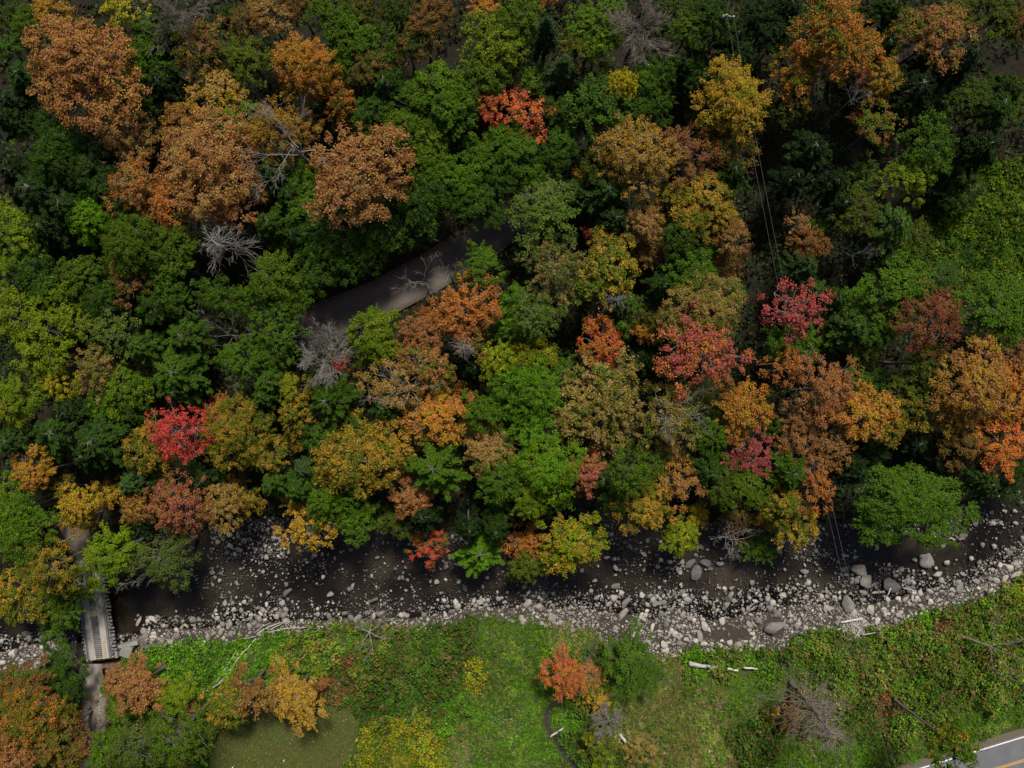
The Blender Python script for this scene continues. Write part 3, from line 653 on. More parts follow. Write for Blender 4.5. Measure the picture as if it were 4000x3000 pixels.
# per tile (column, row) of 1000 photo pixels, in units of 1/1659 tile: x y radius kind leafA leafB mix [options] [| own label]
TREES = {(0, 0): '''
520 450 318 M r g .30 h=1.1 |huge rust and gold leafy tree with pale bare limbs in its crown
690 430 120 D - - 0 pale z=1.5 |pale bare limbs poking from the huge rust and gold crown
330 60 115 M g r .4
175 130 120 M e l .45
45 80 95 M u d .4
830 85 140 S Y y .6 |yellow green thin crown beside grey leafless branches, high on the slope
950 230 130 M e d .3
1000 340 140 M d e .5
930 430 115 M e d .4
1150 120 200 G - - 0 brown z=2 |grey leafless tree with long twigs beside the yellow green crown
1110 290 115 W p d .3
1330 330 180 M u n .45
1600 370 160 M l u .4
1450 610 165 M t g .5
1170 740 130 M n g .4
1490 830 160 M e Y .4
1350 745 42 M R o .3 |little red sapling in the edge of a green crown
130 470 140 W p d .3
55 640 115 W b p .4
60 790 125 W p v .4
120 880 55 M Y l .4 h=.8
790 880 180 S n t .45
1290 1010 285 M r t .42 h=1.08 |very large rust brown crown beside a paler orange crown with bare limbs
1080 1330 160 M o r .3
920 1190 190 S o t .5 pale
1420 1260 170 M r o .25
1640 1190 105 M r o .2
340 960 190 M d e .25
560 1080 170 M d v .4
470 900 120 M d e .3
260 1220 190 W p b .3
400 1350 160 W p d .3
290 1470 150 W v p .4
590 1415 135 N E Y .3 h=1.3 |bright lime green round tree, the only one of its colour
780 1400 130 M e d .4
900 1550 190 M l e .5
1110 1580 150 M e l .5
90 1510 170 M Y e .45
40 1370 80 M Y e .4
1440 1520 175 C - - 0 pale |pale grey dead conifer with drooping bare branches
650 1010 85 W b p .3 h=.8
270 800 120 M d v .4 h=.8
1620 1010 80 M e d .3
90 1090 130 W v p .2
890 650 110 M d e .3
1040 560 120 W v p .4
1480 80 90 W p v .3
1600 150 105 S n u .4
640 1240 130 M d v .3
150 1300 100 W v d .2
40 330 90 M d e .4
820 600 90 M d e .4
''', (1, 0): '''
70 100 140 M t n .5
260 25 110 M n u .4
470 120 130 M e l .4
600 210 150 M e l .35
720 290 160 M e d .35
600 370 120 M e l .4
290 400 195 M g o .45
350 430 110 M o g .45 |orange crest on a golden green crown above the pale dead tree
420 560 120 M o g .45
560 640 115 M u o .45
560 750 85 M o n .4
730 80 120 M u n .3
920 80 110 M u d .5
1080 200 130 M n u .35
1150 55 100 S n u .3
970 270 120 M n d .5
1480 300 180 M l Y .5
1440 70 85 M g o .5 |small orange golden tree top at the far forest edge among olive crowns
1590 170 100 M d e .3
1610 340 110 M l Y .5
1480 490 145 M l e .5
230 900 250 D - - 0 pale h=1.15 z=4 |white dead tree with a long forking trunk above golden leaves
150 900 200 S g n .4
310 830 120 S g n .5
420 700 95 P b v .5 |dark grey narrow spruce beside an orange crown
720 430 135 M n d .45
880 520 150 W d p .4
770 720 140 F d e .3
1180 570 165 M e Y .25
1280 560 90 M Y e .5
1000 660 130 M e d .3
1250 720 150 M e d .4
1320 850 100 M d e .4
700 1130 295 M r t .35 ry=1.12 a=30 h=1.08 |largest rust orange round crown above the gravel lane
630 800 60 M y g .4 |small yellow tree touching the largest rust orange crown
640 1170 110 D - - 0 pale z=2.2 |pale bare limbs showing in the largest rust orange crown
960 890 140 M e l .4
1110 890 125 M Y e .5
1080 1000 110 M e l .4
1340 1150 140 M E e .5 |fresh green leafy tree deep in shade above the gravel lane
1180 1150 130 M e d .4
1090 1280 150 M d e .3
1330 1270 130 M d e .3
1580 690 125 S R o .5
1590 940 120 M e d .3
1480 1030 125 M e d .4
1570 1160 130 M d e .3
1450 1360 150 F d e .3
330 1320 165 M P e .4
300 1150 90 M Y e .5
90 1120 150 W p b .3
200 1260 120 W p d .3
90 1440 125 W P d .4
380 1440 150 M d P .3
460 1570 150 M d e .3
190 1600 75 M Y e .3
650 1590 150 F d e .3
850 1490 140 F d e .3
1060 1400 140 F d e .4
1000 1560 80 M e d .4
300 1560 110 W d p .4
''', (2, 0): '''
60 120 170 M l e .5
210 20 75 M g o .4
220 190 105 P b v .3 h=1.1
300 440 115 P b p .4 h=1.1
520 170 165 M e l .45
560 300 140 M e Y .35
430 350 110 M l g .35
820 170 180 G - - 0 brown |dark leafless tree with a few pale limbs between green crowns
1040 45 95 M u d .5
1140 200 120 M l e .5
1300 180 150 M d e .3
1270 50 115 M d u .3
750 540 98 N y Y .25 h=1.35 |small bright yellow round tree, the only one in the dark upper wood
880 540 110 M e d .4
1010 480 110 M d e .4
1010 580 85 M u l .4
610 490 75 M e d .4
120 510 100 M e d .4
570 690 185 M d P .45
790 700 115 M d e .3
95 770 150 S R o .5 |red thin crown glowing among dark green trees
60 600 80 S m n .5
300 740 105 M u d .5
60 1020 150 M e d .3
320 930 115 M P d .4
130 1140 115 M e d .3
270 1050 110 M d e .3
800 1010 225 M t g .45
1150 1010 175 S n m .4 grey
1450 660 235 M g Y .35 |large golden tree with the power lines passing under it
1420 930 150 M u n .45
1160 770 55 M Y e .4
1230 580 125 W d p .4
1350 530 80 P d b .4
1400 1140 125 W d v .4
1230 1290 180 M g l .45
1080 1240 115 M g l .5
1310 1450 140 M g l .45
1120 1420 120 M g l .5
880 1420 115 M t r .4
900 1560 95 M n t .5
600 1240 150 W p b .3
430 1230 95 W p d .3
640 1420 125 W v p .4
240 1390 200 N s e .35 |broad sage green crown beside the end of the visible gravel lane
510 1525 48 M m k .4
620 1590 140 M l g .45
1330 1590 62 M E e .3
1440 1570 125 M n t .35
530 1060 120 M u d .4
445 1130 50 M g l .4
1090 1590 125 M d e .3
1500 340 110 M v d .4
1560 110 120 M v d .3
1470 240 105 W v d .3
1640 250 110 M v d .3
1160 430 100 W d v .4
1240 390 95 M d e .3
960 700 105 M d e .3
900 790 90 W v d .3
450 1250 90 W d p .3
''', (3, 0): '''
380 200 250 M l o .5 h=1.1 |large olive crown flecked with orange above the golden power line tree
590 330 170 M l o .55
740 460 125 M g l .35
200 430 175 M l o .5
400 30 85 M Y e .4
920 190 140 M l r .45
1130 190 180 M r l .35
720 90 125 W d p .4
760 220 110 W v p .3
1470 130 150 M u l .4
1610 110 110 M n u .4
1250 70 100 M u l .4
1280 400 135 P b v .5
980 560 170 W v p .3
1550 530 130 W d u .4
1480 720 150 W d p .4
1310 640 130 M u d .5
1610 710 100 M u d .5
730 595 60 M g o .4
600 575 42 M k R .3
540 660 85 D - - 0 pale z=1 |small white dead limbs beside crimson leaves
690 850 145 S n e .5
570 740 62 M m n .5
850 740 105 W d p .3
1000 920 165 M d e .45
1120 1020 95 M e d .4
650 1080 78 M s e .4
600 1200 70 M d s .4
940 1150 145 M Y l .5
290 930 150 W v p .4
400 1150 125 W v p .2
150 1140 130 W v d .2
560 1440 140 M u l .4
810 1480 130 W P b .4 ry=1.3 a=90
970 1530 80 M u e .4
200 1440 90 S n t .4
340 1440 62 M e E .3
230 1590 110 M n r .35
600 1600 80 D - - 0 grey |small grey bare tree in a dark gap near the clearing
120 700 110 M u d .4
60 250 110 M v d .3
110 60 125 W v d .3
20 120 100 M v d .3
1050 380 110 W v d .3
1250 1250 120 M v d .4 h=.5
1400 950 130 W v d .4
480 1330 110 W v d .3
''', (0, 1): '''
40 90 125 M Y e .4
240 70 150 M d e .4
500 140 135 M e l .45
780 70 88 M n r .4
860 180 120 S n u .4
1130 60 150 M l e .5
940 90 110 M e d .4
90 410 160 S Y l .3
400 290 115 S Y l .3
290 460 170 S Y s .3
230 630 150 S Y l .35
540 440 120 S Y l .3
300 720 125 S Y e .4
740 510 150 S s l .4 |greyish green sparse tree with pale limbs between yellow green crowns
600 710 160 S t l .45
640 810 100 M t l .4
360 820 110 M y l .45 |olive yellow round tree among yellow green crowns
120 840 140 M Y e .4
90 970 130 M Y y .3
1230 530 150 W P p .35
930 610 120 W P d .4
1120 750 180 W P p .3
1130 890 110 W p d .4
1020 310 120 M d e .4
1150 260 120 M d e .4
1400 260 130 M e d .4
1590 310 100 M e E .3
1470 510 125 D - - 0 pale |pale leafless branches beside the lower end of the gravel lane
1620 580 100 S P e .4
1560 710 130 M e P .4
1520 820 82 D - - 0 pale |small pale star of bare twigs above the scarlet tree
760 870 140 M e Y .4
850 930 92 M Y y .4
930 840 72 M Y e .4
1190 1110 190 S R R .3 h=1.1 pale |scarlet red tree, the most vivid crown of the wood
1350 1040 85 S R o .3 |scarlet side crown next to the scarlet red tree
400 1150 195 W p P .4
620 1210 180 W p P .3
730 1170 110 W P p .4
80 1170 140 W p P .3
480 1020 140 W v p .4
560 1340 130 W v p .4
920 1260 150 M l g .45
930 1100 92 M l Y .4
1540 1150 195 M g l .5
1440 940 62 M n o .4
230 1390 140 M g o .35
430 1510 92 M u g .4
210 1220 62 M Y e .3
60 1550 130 M e Y .4
170 1610 110 M P e .4
550 1600 120 M g y .4
680 1540 92 M g y .35
860 1600 110 M n g .35
870 1490 112 W b P .4
1010 1450 92 M l Y .3
1160 1630 185 S r k .4 |dusty salmon brown tree leaning to the stream beside golden crowns
1450 1570 130 M t g .4
1500 1450 85 M n u .4
1590 1590 82 M g l .45
1330 1300 120 W v d .4
800 1000 112 M d e .4
690 1000 110 M e Y .3
620 300 110 M d e .3
660 150 90 M d e .4
330 160 110 M d e .4
200 320 100 M u d .4
1300 1420 110 M d v .4
''', (1, 1): '''
110 150 170 M l e .5
60 250 110 M e l .4
250 200 120 M e l .4
170 335 105 M e d .4
540 60 110 F d e .3
720 30 105 F d e .4
380 60 130 F d e .3
1080 160 130 D - - 0 pale |white leafless limbs reaching over the gravel lane
1260 160 120 D - - 0 pale |white bare tree on the lane edge beside orange leaves
1390 150 72 D - - 0 pale
1360 310 185 M o r .4 |orange rust tree under the white limbs by the lane
1110 390 80 M o r .3
1060 500 130 M r o .25
1400 540 120 S n e .4
1320 620 58 T - - 0 pale h=1.15 |white star-shaped dead snag seen end on in a dark gap
740 520 155 M Y e .4
800 455 78 M Y e .4
840 600 112 M Y e .3
770 670 100 M l Y .4
390 690 145 G - - 0 pale z=2 |grey twiggy leafless tree with a red leaved branch at its side
480 540 92 G - - 0 pale z=2 |small grey twiggy tree on the lane edge above the larger grey one
550 710 58 S R o .4 |few red leaves beside the grey twiggy tree
130 500 150 S P e .3
60 630 110 M e P .4
110 840 130 W P p .3
50 950 110 W p P .4
270 870 110 M Y g .4
250 1010 110 M l g .45
280 1170 92 M g l .4
490 980 160 W P d .3
600 920 90 W P d .4
880 860 165 S t n .3 pale
960 870 170 D - - 0 pale z=2.5 |pale forking dead limbs over tan leaves below the star-shaped snag
720 830 92 S t r .3
960 1050 115 D - - 0 pale |pale bare limbs hanging beside the gold and orange crown
1150 740 160 M l r .5
1010 660 115 M r l .3
1230 860 100 M r l .4
1140 1050 165 M g o .45 |gold and orange crown in the middle of the wood
1300 990 100 M o g .35
1090 1180 85 M g o .4
830 1010 120 W d p .4
620 1330 215 M l g .5
840 1260 165 M l g .55
650 1110 100 M l g .4
1170 1370 195 W P e .4 |fresh green dense pine above the stream bank
1020 1580 130 M r o .3 h=.8
1510 1270 155 N t r .3 |tan brown round crown beside bright green foliage
1570 400 100 M E e .4
1600 640 125 M Y y .3
1480 90 130 M e P .4
1480 1000 130 M e P .3
1600 950 110 M P E .4
1570 1120 82 M e d .4
80 1290 130 M g l .5
90 1480 110 W P p .4
320 1360 100 W b P .4
250 1500 120 W p P .4
20 1100 120 M l g .3
270 1610 95 M g y .3
450 1590 140 M e l .3
650 1560 110 M e d .4
1380 870 62 M g u .4 h=.7
1560 1480 150 M e d .3
1600 1590 100 M P e .4
420 1200 110 M d P .4
500 1470 110 W v P .4
1420 740 90 W v d .3
''', (2, 1): '''
230 60 190 S s t .4
600 90 185 M l g .4
430 130 110 S l t .45
150 350 185 S s e .35 |sage green crown mottled with tan beside the yellow green round tree
60 290 110 M e E .35
50 450 110 M e E .4
300 260 120 S s t .4
690 260 130 C - - 0 grey |grey brown dead conifer hanging over a dark gap
720 340 110 W P d .3
680 470 92 P P d .3
1100 130 165 M e P .3
950 150 100 W p P .3
1260 110 92 M e P .4
1430 190 62 M E e .4
1400 40 92 M n t .3
900 20 62 M t n .3
1250 350 225 M t l .45 |wide tan olive crown above the red tree with pale limbs
870 370 82 M u l .4
860 480 62 M o g .4
960 450 85 M u g .35
590 600 150 M o R .35 |red orange cap on an olive gold crown
560 790 180 M l t .5
730 780 105 S l t .5
620 960 175 M l t .55
450 1010 165 M l t .5
640 1110 130 S l t .5
480 1160 120 S l t .5
1180 670 265 S k o .45 pale h=1.1 |wide red crown laced with pale limbs under the tan olive crown
1000 1050 215 S l t .45 pale |olive crown with fanned white bare branches below the wide red crown
1010 1020 180 D - - 0 pale z=2 |fan of white bare branches over an olive crown
1490 990 165 N g o .45 |bright amber tree beside the wide red crown
1410 1150 80 M g o .4
150 900 195 M e E .45
320 730 92 M P e .4
180 1140 180 M E e .45
210 1350 190 M E Y .4 |large bright green tree between tan crowns above the stream
120 1510 130 M Y e .4
40 1130 100 M e E .4
110 650 145 N Y y .45 |yellow green round tree below the sage green crown
460 1380 140 M r k .4
430 1480 80 M n r .4
760 1370 195 S e l .35
600 1460 120 W p P .4
900 1300 110 S e l .4
1120 1490 145 S r g .45
870 1610 155 M g l .4
1560 1290 140 S k m .3 pale |crimson thin tree below the amber tree
1420 1340 70 S k R .3
1300 1380 130 W d p .3
1350 1510 120 M u e .4
1500 1510 145 M l e .4
1280 1180 105 M e d .4
1230 920 85 M u l .4
1310 1030 85 M e d .4
60 1600 110 M Y e .4
700 1560 110 M d P .4
1010 1270 65 M r t .3
300 1560 100 M e d .4
1050 880 110 S u t .4
560 330 110 M u d .4 h=.6
880 640 90 M v d .4 h=.6
''', (3, 1): '''
250 90 130 W p b .4
320 230 92 W p P .3
800 30 92 W p d .4
130 350 175 S k R .3 pale h=1.1 |crimson pink tree with the power lines running through it
100 670 125 S o r .3 pale
220 680 105 D - - 0 pale |white bare branches pointing out of orange leaves near the power lines
40 720 70 S o r .3
330 880 190 S r o .3 pale |rust orange tree with pale twigs beside the power lines
230 1040 125 S r n .3
470 960 100 S r n .3 pale
100 560 110 M e P .4
250 570 100 M e P .3
380 440 82 M t l .4
600 290 100 M e E .3
860 220 185 M e P .4
560 490 140 W p P .4
740 450 110 M P e .4
640 620 82 M l u .4
450 270 100 W d p .4
1150 130 95 M p d .4 h=.6
1080 470 220 S n m .45 |maroon brown spreading tree at the foot of the clearing
1200 310 72 S k m .4
1460 360 215 N P e .45 |large mid green tree at the clearing edge beside the maroon one
980 680 150 M u l .4
900 860 110 M l u .4
1000 960 140 M l g .4
1110 760 110 M u l .4
570 820 92 M l u .4
700 830 92 M d e .4
640 1050 165 M g o .45
760 1120 120 M l g .5
1330 850 230 M g r .5
1180 1030 115 M g l .4
1590 900 180 M o g .35
1600 640 130 S n r .4
1480 640 92 M n r .4
1520 1230 170 M o R .3 |orange red tree on the bank above the stony bend
1330 1190 150 M n u .4 h=.8
230 1220 125 S r n .4 pale
400 1230 120 S n r .4 pale
310 1370 125 S r o .3 pale
330 1540 130 S o r .35
90 1150 82 W P p .4
120 1370 150 W d P .4
930 1585 243 F P e .4 ry=1.36 a=0 |big feathery mid green tree spreading over the stream edge
1440 1440 110 W p d .4
1640 1340 82 M d u .4
90 1610 120 M l g .4
950 1180 110 W v d .3 h=.7
1100 1260 100 M v n .3 h=.7
600 1400 110 W v d .3
700 1250 100 M v u .3 h=.6
1550 1500 90 M v d .4 h=.6
''', (0, 2): '''
100 120 190 M e Y .3
500 45 92 M g y .4
300 330 215 S g l .5 pale |gold and olive tree with pale limbs beside the plank bridge
100 530 150 M l g .45
230 600 120 S l g .4
60 650 90 M l Y .4
690 270 160 M Y e .45 |yellow green tree overhanging the north end of the plank bridge
560 400 120 S Y e .4
520 490 92 S e Y .4
1060 260 190 S s l .4 pale |grey green tree with white drooping limbs over the stream
1020 300 130 D - - 0 pale |white drooping bare limbs over the dark water near the bridge
400 630 120 S P e .4
370 740 100 M P e .3
300 550 125 S e P .4
430 1030 140 M d e .3 h=.7
420 1150 110 M d v .3 h=.7
150 1130 170 M n l .35
200 1330 190 M l o .45
320 1500 165 M n l .45
80 1530 150 M n r .45
330 1080 58 M r o .3
330 1290 52 M R o .3 |small red orange tree top beside the bridge track
450 1370 55 M g o .3
520 1520 125 S n u .3
930 1110 165 N r t .3 h=.8 |rust brown dome shaped tree beside the bridge track
1110 1190 115 M Y e .3 h=.6
1210 1250 72 M r n .3 h=.6
715 1130 62 M e E .4 h=.5
850 1490 210 S s l .4 pale h=.9
1150 1450 215 S l e .5 pale h=.9 |grey olive tree with pale crooked limbs beside the mown lawn
690 1600 130 M e Y .3
1450 1230 140 M l g .4 h=.8
1600 1150 165 S n t .35 h=.8
760 1290 70 M e E .3 h=.5
''', (1, 2): '''
310 90 155 S g y .25 |golden tree leaning over the stony north edge of the stream
650 40 130 M e l .3
1130 210 110 S R e .45 pale h=.7 |sparse red leaved sapling with white stems over the stream
1450 255 160 W E P .45 h=.7 |fresh green small pine over the stream, star shaped
250 1170 135 N g t .35 ry=1.6 a=118 h=.85 |golden orange tall tree at the corner of the mown lawn
410 1110 52 M n r .4 h=.5
350 880 34 B y Y .3
390 1030 50 B Y l .4
1100 40 120 W v d .3
1350 50 110 W v d .3
1560 50 110 W d v .4
900 60 110 M u d .4 h=.7
''', (2, 2): '''
150 190 92 M o g .3
30 190 92 S n o .4
130 310 115 M l u .4 h=.7
50 350 92 M u l .4 h=.7
400 200 165 M Y g .4
340 310 92 M Y g .4 h=.7
520 180 82 M e l .4 h=.7
1080 150 120 M Y y .3 h=.8
1180 30 72 M y g .3
1430 160 140 D - - 0 pale h=.7 |white bare tree sprawling over the stream by the big boulders
1600 220 95 M e l .3 h=.6
1500 80 92 M n l .4 h=.7
320 1020 118 N o k .35 ry=1.28 a=100 h=.85 |orange red tree standing alone in the meadow by the rivulet
780 960 140 N P d .4 ry=1.5 a=88 h=.8 |dark green bushy tree standing at the stony shore
910 1060 72 B d P .4
520 1070 85 B r l .4
520 1180 80 B l g .4
560 1500 105 S l y .3 h=.5
620 1350 105 G - - 0 grey h=.5 |grey twiggy bush along the meadow rivulet
600 1620 90 S Y l .3 h=.5
840 1540 115 S t l .4 h=.45
560 1250 60 S g y .3 h=.5
''', (3, 2): '''
150 90 145 M l g .45 h=.8
50 40 92 M g l .4
330 1300 235 Q - - 0 brown h=1.0 |brown grey tall twiggy tree with few gold leaves in the roadside meadow
130 1330 70 S g n .3 h=.6 brown
1170 1510 150 M e g .3 h=1.6 brown |tall green and gold tree with a bare leaning trunk over the white road line
''' }

LANDMARKS = [((370, 2400), 'the plank bridge'), ((1520, 1150), 'the gravel lane'), ((715, 1665), 'the scarlet tree'), ((1240, 1410), 'the grey twiggy tree'),
    ((1795, 1372), 'the star-shaped snag'), ((1430, 690), 'the largest rust crown'), ((1150, 540), 'the white dead tree'), ((870, 920), 'the dead conifer'),
    ((355, 853), 'the lime green tree'), ((310, 280), 'the huge gold crown'), ((2450, 325), 'the yellow tree'), ((2060, 465), 'the glowing red tree'),
    ((2870, 400), 'the golden wire tree'), ((3080, 1210), 'the crimson wire tree'), ((2710, 1404), 'the wide red crown'), ((3560, 1960), 'the feathery stream tree'),
    ((3820, 900), 'the green clearing'), ((2835, 58), 'the utility pole'), ((3650, 1285), 'the maroon tree'), ((1910, 1765), 'the tan round crown'),
    ((2150, 180), 'the grey spruces'), ((2895, 1600), 'the amber tree'), ((1680, 1630), 'the gold-orange crown'), ((2130, 1810), 'the bright green tree'),
    ((780, 640), 'the very large rust crown'), ((3230, 120), 'the orange-flecked crown'), ((3920, 1740), 'the orange-red bank tree'), ((1150, 2860), 'the mown lawn'),
    ((2195, 2610), 'the lone orange-red tree'), ((3700, 2900), 'the asphalt road'), ((1340, 2250), 'the stony stream'), ((2600, 2150), 'the stream boulders'),
    ((250, 1480), 'the olive yellow tree'), ((3200, 1530), 'the rust twiggy tree'), ((560, 660), 'the brown tree'), ((2270, 690), 'the dark green dome'),
    ((1560, 420), 'the deep green wood'), ((2480, 620), 'the tan gold crown'), ((650, 60), 'the yellow green crown'), ((3600, 140), 'the brown far crown')]
size_of = lambda R: 'tiny' if R < 1.3 else 'small' if R < 2.3 else 'medium' if R < 3.4 else 'large' if R < 4.6 else 'very large'
tree_rs = np.random.default_rng(77)
tree_pts = []
def place_tree(px, py, rpx, K, a, b, mix, opt, label):
    hs = float(opt.get('h', 1.0)); zlift = float(opt.get('z', 0))
    if K in 'MNSFWB': rpx *= 1.13
    R = rpx * (H_CAM - 13) / F_PX
    key = {'M': 'ML' if R > 4.4 else 'MM' if R > 2.35 else 'MS', 'S': 'SL' if R > 4.2 else 'SM' if R > 2.2 else 'SS', 'F': 'FL' if R > 4.5 else 'FM',
           'N': 'NM', 'W': 'WL' if R > 3.6 else 'WM' if R > 2.3 else 'WS', 'P': 'PM', 'D': 'DM', 'C': 'DC', 'T': 'DS', 'G': 'GM', 'Q': 'GC', 'B': 'MS'}[K]
    plist = PROTO[key]; pr = plist[int(tree_rs.integers(len(plist)))]
    s = R / pr['R']
    hz = (0.72 + 0.28 * s) * hs * tree_rs.uniform(.94, 1.06)
    if K == 'B': hz *= 0.28
    hz += zlift / pr['zc']
    zg = 2.5
    for _ in range(4):
        zc = zg + pr['zc'] * hz; x, y = p2w(px, py, zc); zg = max(gz(x, y), -0.2)
    R = rpx * (H_CAM - zc) / F_PX; s = R / pr['R']
    name, kindword, cat, grp = KIND[K]
    root = empty(name, (x, y, zg))
    ry = float(opt.get('ry', tree_rs.uniform(.92, 1.08))); ang = math.radians(float(opt['a'])) if 'a' in opt else tree_rs.random() * 6.28
    root.rotation_euler = (tree_rs.normal() * .045, tree_rs.normal() * .045, ang); root.scale = (s * (ry if 'a' in opt else 1), s * (1.0 if 'a' in opt else ry), hz)
    bark = (M_BARKP if K in 'DCTG' else M_BARKG) if 'pale' in opt else M_BARKG if 'grey' in opt else M_BARKB if 'brown' in opt else M_BARK
    for part in ('trunk', 'branches', 'crown'):
        if part not in pr: continue
        o = link(part, pr[part], root)
        if part == 'crown':
            j = tree_rs.uniform(.86, 1.14)
            o['leaf_a'] = [c * j for c in PAL[a][0]]; o['leaf_b'] = [c * j for c in PAL[b][0]]; o['leaf_mix'] = float(mix)
        elif bark is not M_BARK and not (part == 'trunk' and 'crown' in pr and 'brown' not in opt):
            o.material_slots[0].link = 'OBJECT'; o.material_slots[0].material = bark
    A = PAL[a][1] if a != '-' else ('pale' if 'pale' in opt else 'grey')
    if K in 'MNS': root.name = 'maple_tree' if a in 'oRkgry' else 'oak_tree' if a in 'tnmlu' else 'broadleaf_tree'
    tree_pts.append(dict(o=root, px=px, py=py, R=R, A=A, B=PAL[b][1] if a != '-' and b != a and mix >= .28 else None, kind=kindword, label=label))
    tag(root, label or None, cat, grp)
    return root
n_tree = 0
for (cx, cy), txt in TREES.items():
    for line in txt.strip().splitlines():
        body, _, lab = line.partition('|')
        f = body.split(); opt = {}
        for t in f[7:]:
            k, _, v = t.partition('='); opt[k] = v
        place_tree(cx * 1000 + float(f[0]) * 0.60277, cy * 1000 + float(f[1]) * 0.60277, float(f[2]) * 0.60277, f[3], f[4], f[5], float(f[6]), opt, lab.strip())
        n_tree += 1
print('trees', n_tree)

# labels of the trees without one of their own: look, nearest landmark, and the nearest tree of another look
used = {}
for t in tree_pts:
    if t['label']: used[t['label']] = 1
def wc(s): return len(s.split())
for t in tree_pts:
    if t['label']: continue
    lm = [l for _, l in sorted((math.hypot(t['px'] - q[0], t['py'] - q[1]), l) for q, l in LANDMARKS)]
    nb = sorted(tree_pts, key=lambda q: math.hypot(t['px'] - q['px'], t['py'] - q['py']))[1:12]
    nb = [q for q in nb if q['A'] != t['A']]
    kw = {'leafy tree': 'tree', 'dense leafy tree': 'tree', 'thin-leaved tree': 'tree', 'feathery tree': 'tree', 'narrow spruce': 'spruce', 'leafless tree': 'bare tree', 'twiggy tree': 'bare tree', 'dead conifer': 'bare tree'}
    names = []
    for q in nb:
        w = f"{q['A']} {kw.get(q['kind'], q['kind'])}"
        if w not in names: names.append(w)
    art = lambda w: ('an ' if w[0] in 'aeiou' else 'a ') + w
    full = t['A'] + (f" and {t['B']}" if t['B'] else ''); cand = []
    for n1 in names[:4]:
        for l in lm[:2]:
            for look in (full, t['A']):
                cand.append(f"{size_of(t['R'])} {look} {t['kind']} beside {art(n1)} near {l}")
    for i in range(len(names)):
        for j in range(i + 1, len(names)):
            cand.append(f"{size_of(t['R'])} {t['A']} {t['kind']} between {art(names[i])} and {art(names[j])}")
    cand = [c for c in cand if wc(c) <= 16]
    lab = next((c for c in cand if c not in used), cand[0] if cand else f"{size_of(t['R'])} {t['A']} {t['kind']} near {lm[0]}")
    used[lab] = 1; t['o']['label'] = lab

# ------------------------------------------------------------------ ground cover (nobody could count it)
cov = np.random.default_rng(21)
def cover(name, label, P, N, size, asp, C, along=None, fold=.3):
    V, Fq = leaves(P, N, size, asp, cov, along, fold)
    me = build(name, V, Fq, M_PLANT, attrs={'lr': np.repeat(cov.random(len(P)), 4)}, colors={'tint': np.repeat(C, 4, 0)})
    return tag(link(name, me), label, name.replace('_', ' ').split()[-1], kind='stuff')
TYPES = {   # colours, height, leaf half length, aspect, uprightness
    'meadow_grass': ([(.078, .165, .014), (.105, .200, .020), (.050, .120, .010), (.125, .165, .030)], .55, (.16, .34), .13, .65, 'bright green long grass of the meadow'),
    'green_weeds': ([(.062, .145, .010), (.082, .165, .014), (.045, .108, .010)], .75, (.13, .26), .60, .15, 'bright leafy green weeds along the bank'),
    'knotweed': ([(.042, .090, .012), (.064, .098, .014), (.090, .080, .020), (.034, .080, .010)], 1.1, (.14, .28), .55, .12, 'dense dark green knee high leafy thicket in the meadow'),
    'goldenrod': ([(.165, .180, .014), (.125, .170, .014), (.210, .165, .018), (.085, .135, .012)], .9, (.12, .24), .50, .2, 'yellow green flowering weeds in the meadow'),
    'dry_grass': ([(.170, .150, .045), (.130, .165, .034), (.080, .160, .018), (.220, .185, .075), (.105, .175, .022)], .5, (.16, .34), .12, .6, 'tan and green dry grass of the meadow'),
    'bramble': ([(.068, .125, .014), (.105, .135, .022), (.140, .108, .034), (.046, .098, .010), (.085, .155, .016)], 1.25, (.12, .25), .55, .12, 'tangled olive green brambles on the roadside bank'),
    'bracken': ([(.135, .070, .028), (.100, .070, .022), (.070, .080, .018)], .8, (.14, .28), .40, .15, 'brown dying bracken')}
